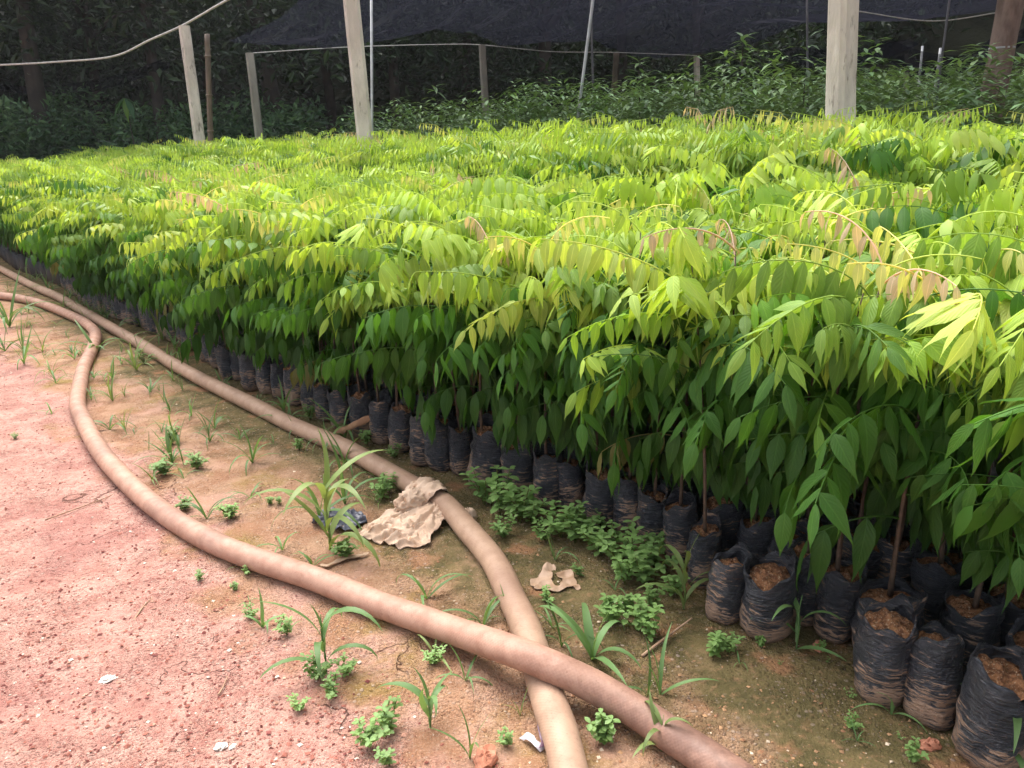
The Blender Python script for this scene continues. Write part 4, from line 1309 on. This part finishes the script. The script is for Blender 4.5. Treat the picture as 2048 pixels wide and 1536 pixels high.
def herb_mesh(seed, stems, nl):
    r = random.Random(seed)
    VV, TT, off = [], [], 0
    SV, SF = [], []
    lv, lt, _ = leaflet_template(5, 0.30, 0.15, 0.25, 0.0, seed, True)
    for s in range(stems):
        a = r.uniform(0, 6.28)
        tilt = r.uniform(0.1, 0.85)
        L = r.uniform(0.55, 1.0)
        pts = []
        for i in range(6):
            f = i / 5
            rad = L * math.sin(tilt) * f
            pts.append(Vector((math.cos(a) * rad, math.sin(a) * rad, L * math.cos(tilt) * f + 0.06 * math.sin(f * 3))))
        v, f_, _ = tube(pts, 0.014, 4)
        SF += [tuple(q + len(SV) for q in ff) for ff in f_]; SV += v
        for i in range(nl):
            f = 0.25 + 0.75 * i / (nl - 1)
            q = f * 5; kx = min(int(q), 4)
            p = pts[kx].lerp(pts[kx + 1], q - kx)
            for sd in (0, 1, 2) if f > 0.8 else (0, 1):
                yaw = a + i * 1.57 + sd * math.pi * (0.67 if f > 0.8 else 1) + r.uniform(-0.3, 0.3)
                el = r.uniform(-0.1, 0.5)
                d = np.array([math.cos(yaw) * math.cos(el), math.sin(yaw) * math.cos(el), math.sin(el)])
                sv = np.array([-math.sin(yaw), math.cos(yaw), 0])
                nn = np.cross(d, sv)
                M = np.stack([d, sv, nn], axis=1) * r.uniform(0.19, 0.29) * (0.85 if f > 0.85 else 1)
                VV.append(lv @ M.T + np.array(p)); TT.append(lt + off); off += len(lv)
    leaves = tri_mesh('foliage', np.concatenate(VV), np.concatenate(TT)); leaves.materials.append(M_HERB)
    st = mesh_from('stems', SV, SF); st.materials.append(M_HERB)
    return leaves, st
HERBS = [herb_mesh(70 + k, 5 + k % 3, 5 + k % 2) for k in range(5)] + [herb_mesh(90, 14, 4), herb_mesh(91, 3, 3)]
def herb(px, py, hpx, label, group, seed, var=None):
    r = random.Random(seed)
    P = G(px, py)
    P.z = gz(P.x, P.y) - 0.002
    h = hpx / FPX * depth_of(P)
    root = empty('herb_weed', P)
    v = r.randrange(5) if var is None else var
    g = r.uniform(0.85, 1.2)
    c = (0.23 * g, 0.36 * g, 0.12 * g)
    for nm, me in (('foliage', HERBS[v][0]), ('stem', HERBS[v][1])):
        o = ob(nm, me, None, root)
        o.rotation_euler = (0, 0, seed * 1.3)
        o.scale = (h, h, h)
        o.color = (*c, 1) if nm == 'foliage' else (0.17, 0.19, 0.06, 1)
    tag(root, label, 'weed', group)
hb = ('leafy green herb weed with small oval leaves at the feet of the bags', 'herb weeds at the feet of the bags')
for i, (px, py, h) in enumerate([(1000, 1030, 95), (970, 1010, 75), (1040, 1045, 90), (1065, 1050, 70), (1122, 1075, 80), (1150, 1085, 85), (1180, 1090, 80), (1200, 1110, 70), (1235, 1122, 85), (1262, 1150, 90), (1285, 1168, 80), (1310, 1140, 75), (1250, 1170, 70), (1225, 1250, 70), (1275, 1262, 80), (1300, 1280, 60), (1425, 1312, 62), (1455, 1305, 45), (1010, 1075, 50), (1090, 1080, 45), (1345, 1190, 60), (760, 880, 45), (735, 890, 40), (790, 915, 30), (715, 865, 40), (650, 800, 60), (620, 840, 35), (1330, 1110, 60), (1205, 1060, 60), (1300, 1215, 55), (1250, 1225, 50)]):
    herb(px, py, h, *hb, 200 + i)
for i, (px, py, h) in enumerate([(1520, 1294, 30), (1645, 1303, 26), (1708, 1452, 32), (1823, 1521, 50), (1095, 1205, 35), (1655, 1325, 14), (1700, 1395, 22), (1560, 1330, 12), (1800, 1475, 18), (1160, 1155, 30)]):
    herb(px, py, h, 'tiny herb sprout on the mossy soil before the bags', 'herb sprouts on the mossy soil', 260 + i, 6 if h < 25 else None)
for i, (px, py, h) in enumerate([(765, 1000, 55), (780, 985, 45), (463, 1040, 40), (693, 1112, 50), (370, 1020, 32), (600, 900, 28), (395, 940, 40), (345, 890, 40), (330, 950, 45), (560, 1010, 22), (400, 1160, 25), (505, 1235, 30), (540, 1010, 22), (290, 730, 35), (470, 1180, 22)]):
    herb(px, py, h, 'small tufted herb weed on ochre soil beside the hoses', 'herb weeds on the ochre soil', 300 + i, 5 if i in (2, 3, 4, 6, 8) else None)
for i, (px, py, h) in enumerate([(740, 1492, 70), (778, 1468, 70), (780, 1535, 50), (1208, 1486, 75), (1015, 1488, 40), (640, 1355, 55), (665, 1395, 50), (690, 1350, 45), (870, 1330, 40), (575, 1270, 45), (600, 1420, 35), (495, 1150, 24), (30, 880, 16)]):
    herb(px, py, h, 'small green herb weed near the hose crossing on reddish soil', 'herb weeds near the hose crossing', 340 + i)

# ------------------------------------------------------------------ dark shrubs under the net, trees and forest
def leaf_cloud(r_, centers, n, size, cols, elong=0.38, upright=0.0):
    """n small folded leaves around centres (x,y,z,rx,ry,rz); colour per leaf"""
    C = np.array(centers)
    w = C[:, 3] * C[:, 4]
    idx = r_.choice(len(C), n, p=w / w.sum())
    d = r_.normal(size=(n, 3)); d /= np.linalg.norm(d, axis=1)[:, None]
    rad = r_.random(n) ** 0.45
    p = C[idx, :3] + d * rad[:, None] * C[idx, 3:6]
    ax = r_.normal(size=(n, 3)); ax[:, 2] = ax[:, 2] * 0.6 + upright; ax += d * 0.5
    ax /= np.linalg.norm(ax, axis=1)[:, None]
    sd = np.cross(ax, r_.normal(size=(n, 3)) * 0.5 + np.array([0, 0, 1.0])); sd /= np.linalg.norm(sd, axis=1)[:, None]
    nn = np.cross(sd, ax)
    s = size * r_.uniform(0.6, 1.3, n)[:, None]
    V = np.stack([p, p + ax * s * 0.5 + sd * s * elong * 0.5 + nn * s * 0.06, p + ax * s - nn * s * 0.12, p + ax * s * 0.5 - sd * s * elong * 0.5 + nn * s * 0.06], axis=1).reshape(-1, 3)
    b = np.arange(n)[:, None] * 4
    T = np.concatenate([b + np.array([[0, 1, 2]]), b + np.array([[0, 2, 3]])])
    cc = np.array(cols)[r_.integers(0, len(cols), n)] * r_.uniform(0.7, 1.3, n)[:, None]
    return V, T, np.repeat(cc, 4, axis=0)
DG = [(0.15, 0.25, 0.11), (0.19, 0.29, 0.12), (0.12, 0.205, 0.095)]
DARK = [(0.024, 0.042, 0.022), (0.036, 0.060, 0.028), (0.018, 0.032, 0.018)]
# shrubs: whorled leaves on upright shoots, one mass
def shrub_field():
    r_ = np.random.default_rng(3)
    VV, TT, CC, off = [], [], [], 0
    r = random.Random(77)
    lv, lt, _ = leaflet_template(2, 0.17, 0.2, 0.2, 0.0, 1)
    for _ in range(4600):
        u, n = r.uniform(-2.5, 11.5), 3.15 + 7.2 * r.random() ** 1.3
        P = UN(u, n)
        x, y = proj(P + Vector((0, 0, 1.2)))
        if not (-250 < x < 2250): continue
        ht = 1.36 + 0.03 * (n - 3) + 0.22 * noise.noise(Vector((u * 0.7, n * 0.7, 0))) + r.uniform(-0.22, 0.12)
        if u < 2.6: ht -= 0.05 * (2.6 - u)
        ht -= 0.055 * max(0.0, u - 5.0)
        lean = np.array([r.uniform(-0.1, 0.1), r.uniform(-0.1, 0.1), 1.0])
        base = np.array(P)
        col = np.array(DG[r.randrange(3)]) * r.uniform(0.7, 1.3)
        for tier in range(4 if P.length < 9 else 3):
            zc = ht - tier * 0.12 - r.uniform(0, 0.05)
            for q in range(7):
                yaw = q * 2.4 + r.uniform(-0.4, 0.4)
                el = r.uniform(-0.35, 0.6)
                d = np.array([math.cos(yaw) * math.cos(el), math.sin(yaw) * math.cos(el), math.sin(el)])
                sv = np.array([-math.sin(yaw), math.cos(yaw), 0])
                M = np.stack([d, sv, np.cross(d, sv)], axis=1) * r.uniform(0.065, 0.115)
                W = lv @ M.T + base + lean * (zc - 0.02 * q)
                VV.append(W); TT.append(lt + off); off += len(W)
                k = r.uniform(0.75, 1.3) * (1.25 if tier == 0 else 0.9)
                CC.append(np.tile(col * k, (len(W), 1)))
    me = tri_mesh('shrubs', np.concatenate(VV), np.concatenate(TT), np.concatenate(CC))
    tag(ob('shrubbery', me, M_DARKLEAF), 'dense dark green shrubs growing in the shade under the net', 'shrubs', kind='stuff')
    print('shrub tris', len(me.polygons))
shrub_field()
def sapling(px, ptop, Y, label, n_tier, seed, spread=0.2, cols=DG):
    """a taller shrub standing out of the mass, its top at pixel (px, ptop)"""
    T_ = AT(px, ptop, Y)
    root = empty('shrub', (T_.x, T_.y, 0))
    r = random.Random(seed)
    H = T_.z
    V, Fc, UVs = tube([(0, 0, -0.03), (0.02, 0.01, H * 0.5), (0, 0, H - 0.03)], [0.012, 0.009, 0.004], 6)
    ob('stem', mesh_from('stem', V, Fc), M_TRUNK, root)
    lv, lt, _ = leaflet_template(4, 0.135, 0.25, 0.2, 0.0, 1)
    VV, TT, CC, off = [], [], [], 0
    for t in range(n_tier):
        z = H - 0.12 * t
        for q in range(9 + 2 * t):
            yaw = q * 2.4 + t
            el = r.uniform(-0.4, 0.7 - 0.1 * t)
            out = r.random() * spread * min(1.0, t * 0.45)
            d = np.array([math.cos(yaw) * math.cos(el), math.sin(yaw) * math.cos(el), math.sin(el)])
            sv = np.array([-math.sin(yaw), math.cos(yaw), 0])
            M = np.stack([d, sv, np.cross(d, sv)], axis=1) * r.uniform(0.10, 0.16)
            VV.append(lv @ M.T + np.array([math.cos(yaw) * out, math.sin(yaw) * out, z + r.uniform(-0.05, 0.02)])); TT.append(lt + off); off += len(lv)
            CC.append(np.tile(np.array(cols[r.randrange(len(cols))]) * r.uniform(0.9, 1.6), (len(lv), 1)))
    ob('foliage', tri_mesh('foliage', np.concatenate(VV), np.concatenate(TT), np.concatenate(CC)), M_DARKLEAF, root)
    tag(root, label, 'shrub')
sapling(1486, 78, 7.0, 'tallest slender shrub shooting up above the dark shrubs under the net', 8, 1, 0.32)
sapling(1550, 128, 7.0, 'bushy dark shrub just beside the tallest slender shrub', 7, 2, 0.4)
sapling(1450, 135, 7.2, 'broad dark shrub beneath the tallest slender shrub', 7, 8, 0.4)
sapling(1278, 125, 7.6, 'slim shrub standing behind the slanting bright pipe', 6, 3, 0.15)
sapling(1390, 160, 7.4, 'dark leafy shrub at the foot of the slim pale post', 5, 4, 0.25)
sapling(872, 175, 8.4, 'low pale-tipped shrub between the upright pipe and a grey post', 4, 5, 0.15)
sapling(1700, 140, 6.4, 'dark shrub growing close behind the thick pitted post', 5, 6, 0.2)
sapling(1610, 150, 6.2, 'pale-tipped shrub beside the thick pitted post', 5, 7, 0.18)

def tree(x, y, h, tr, crown, nleaf, size, cols, label, group, seed, name='forest_tree', mat=None, trunk_mat=None):
    r = random.Random(seed)
    r_ = np.random.default_rng(seed)
    root = empty(name, (x, y, 0))
    pts = [Vector((0, 0, -0.6))]
    for i in range(1, 7):
        f = i / 6
        pts.append(Vector((0.25 * math.sin(f * 2 + seed) * f * h * 0.2, 0.2 * math.cos(f * 2 + seed * 2) * f * h * 0.15, f * h * 0.9)))
    V, Fc, UVs = tube(pts, [tr * (1 - 0.8 * i / 6) for i in range(7)], 9)
    for q in range(5):
        a = r.uniform(0, 6.28); st = pts[3 + q % 3]; L = h * r.uniform(0.15, 0.28)
        v2, f2, _ = tube([st, st + Vector((math.cos(a) * L * 0.5, math.sin(a) * L * 0.5, L * 0.35)), st + Vector((math.cos(a) * L, math.sin(a) * L, L * 0.5))], [tr * 0.4, tr * 0.25, tr * 0.08], 6)
        Fc += [tuple(k + len(V) for k in f) for f in f2]; V += v2
    ob('trunk', mesh_from('trunk', V, Fc), trunk_mat or M_TRUNK, root)
    ce = []
    for q in range(16):
        a, rr = r.uniform(0, 6.28), crown * math.sqrt(r.random())
        z = h * r.uniform(*((0.28, 1.0) if name == 'forest_tree' else (0.2, 1.0)))
        s = r.uniform(0.28, 0.5) * crown
        ce.append((math.cos(a) * rr, math.sin(a) * rr, z, s, s, s * 0.7))
    V, T, C_ = leaf_cloud(r_, ce, nleaf, size, cols)
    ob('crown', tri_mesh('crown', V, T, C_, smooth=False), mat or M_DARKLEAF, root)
    tag(root, label, 'tree', group)
r = random.Random(21)
for i, (px, Y) in enumerate([(-260, 14), (-60, 15), (90, 13.5), (200, 16), (320, 14.5), (430, 16.5), (560, 15), (680, 17), (800, 16), (930, 17.5), (1080, 17), (1240, 18), (1400, 17), (-420, 12.5), (1560, 19), (-160, 18), (250, 19.5), (620, 20)]):
    P = AT(px, 280, Y)
    tree(P.x, P.y, r.uniform(6.5, 9.0), r.uniform(0.12, 0.22), r.uniform(2.0, 2.9), 3600, 0.20, DARK, 'dark leafy forest tree ' + min(((100, 'behind the slung pale rope'), (400, 'behind the leaning post with the rope'), (715, 'behind the upright pipe and pale post'), (968, 'behind the grey post at the net edge'), (1300, 'behind the slanting bright pipe')), key=lambda q: abs(q[0] - px))[1], 'forest trees behind the nursery', 500 + i)
# dim forest mass on the added slope, too dense to count
r_ = np.random.default_rng(5)
ce = []
for q in range(420):
    a = RAD(r_.uniform(-58, 58)); d = r_.uniform(18.5, 27)
    hz = max(0.0, 14.0 * min(1, max(0, (d - 18) / 20.0)) ** 0.8)
    s = r_.uniform(0.8, 1.7)
    ce.append((math.sin(a) * d, math.cos(a) * d, hz + r_.uniform(0.2, 3.5), s, s, s * 0.8))
V, T, C_ = leaf_cloud(r_, ce, 60000, 0.30, DARK)
tag(ob('forest', tri_mesh('forest', V, T, C_, smooth=False), M_DARKLEAF), 'dim forest mass covering the added slope behind', 'forest', kind='stuff')
# bushes at the forest edge
MG = [(0.075, 0.14, 0.065), (0.095, 0.17, 0.075), (0.05, 0.10, 0.05)]
def bush(px, py_top, Y, rad, nleaf, size, cols, label, group, seed):
    T_ = AT(px, py_top, Y)
    h = max(0.6, T_.z)
    r = random.Random(seed); r_ = np.random.default_rng(seed)
    root = empty('bush', (T_.x, T_.y, 0))
    ce = [(r.uniform(-1, 1) * rad, r.uniform(-0.6, 0.6) * rad, h * r.uniform(0.25, 0.8), rad * r.uniform(0.3, 0.5), rad * 0.4, h * 0.22) for _ in range(11)]
    V, T, C_ = leaf_cloud(r_, ce, nleaf, size, cols, 0.42)
    ob('foliage', tri_mesh('foliage', V, T, C_, smooth=False), M_DARKLEAF, root)
    V, Fc = [], []
    for q in range(5):
        a = q * 1.26
        v2, f2, _ = tube([(0, 0, -0.05), (math.cos(a) * rad * 0.3, math.sin(a) * rad * 0.2, h * 0.4), (math.cos(a) * rad * 0.6, math.sin(a) * rad * 0.4, h * 0.75)], [0.02, 0.014, 0.006], 5)
        Fc += [tuple(k + len(V) for k in f) for f in f2]; V += v2
    ob('stem', mesh_from('stem', V, Fc), M_TRUNK, root)
    tag(root, label, 'bush', group)
eg = ('dark bush at the forest edge beyond the far end of the beds', 'bushes at the forest edge')
for i, (px, py, Y, rad) in enumerate([(20, 185, 13.0, 0.9), (70, 200, 13.6, 0.9), (150, 205, 13.2, 0.8), (230, 190, 13.4, 0.8), (300, 210, 13.0, 0.8), (370, 205, 13.8, 0.8), (460, 215, 14, 0.8), (560, 205, 14.5, 0.8), (620, 210, 13.6, 0.8), (-60, 190, 12.5, 1.0), (-150, 180, 12.0, 1.1), (180, 160, 14.4, 0.9), (420, 170, 15, 1.0), (660, 195, 15, 0.9)]):
    bush(px, py, Y, rad, 2300, 0.14, MG, *eg, 700 + i)
# lit greenery beyond the far end of the net on the log post's side
for i, (px, py, Y) in enumerate([(1720, 105, 19), (1780, 110, 20), (1850, 100, 20.5), (1930, 95, 20), (2010, 100, 19.5), (2090, 105, 19)]):
    bush(px, py, Y, 1.2, 1500, 0.22, [(0.10, 0.17, 0.05), (0.07, 0.13, 0.04)], 'lighter green bush in daylight beyond the sagging net', 'daylit bushes beyond the net', 740 + i)
# a young plant with one long bright leaf at the forest edge, and bamboo sprays overhead
root = empty('broadleaf_plant', AT(263, 270, 12.2) * 1.0)
root.location.z = 0
V, T, UVs = leaflet_template(8, 0.12, 0.3, 0.3, 0.01, 4)
me = mesh_from('leaf', V, T, uv=UVs); me.materials.append(M_LEAF)
zt = AT(263, 195, 12.2).z
for yaw, el, L, c in ((-1.5, -1.25, 0.36, (0.14, 0.26, 0.06)), (0.3, -0.55, 0.45, (0.05, 0.11, 0.05)), (2.9, -0.6, 0.42, (0.045, 0.10, 0.045)), (-0.6, -0.9, 0.40, (0.045, 0.11, 0.05)), (2.2, -0.2, 0.35, (0.05, 0.11, 0.05)), (-2.5, -0.75, 0.42, (0.05, 0.12, 0.05))):
    o = ob('leaf', me, None, root, loc=(0, 0, zt))
    o.rotation_euler = (0, -el, yaw); o.scale = (L, L, L); o.color = (*c, 1)
V, Fc, _ = tube([(0, 0, -0.02), (0.02, 0, zt * 0.5), (0, 0, zt)], [0.014, 0.01, 0.006], 6)
ob('stem', mesh_from('stem', V, Fc), M_TRUNK, root)
tag(root, 'young plant with one long bright drooping leaf at the forest edge', 'plant')

# ------------------------------------------------------------------ milky haze volume, added to veil the darks as lens flare does
t = NT('veil_haze')
pv = t.n('ShaderNodeVolumePrincipled')
pv.inputs['Color'].default_value = (0.92, 0.95, 1.0, 1)
pv.inputs['Density'].default_value = 0.0009
pv.inputs['Anisotropy'].default_value = 0.2
t.l(pv.outputs[0], t.out.inputs['Volume'])
HZ = [(-170, -70, -1.5), (170, -70, -1.5), (170, 210, -1.5), (-170, 210, -1.5), (-170, -70, 30), (170, -70, 30), (170, 210, 30), (-170, 210, 30)]
hz = ob('haze', mesh_from('haze', HZ, [(0, 3, 2, 1), (4, 5, 6, 7), (0, 1, 5, 4), (1, 2, 6, 5), (2, 3, 7, 6), (3, 0, 4, 7)], smooth=False), t.mat)
tag(hz, 'thin milky haze over the whole nursery, added as a lens flare veil', 'haze', kind='stuff')
scene.cycles.volume_bounces = 0
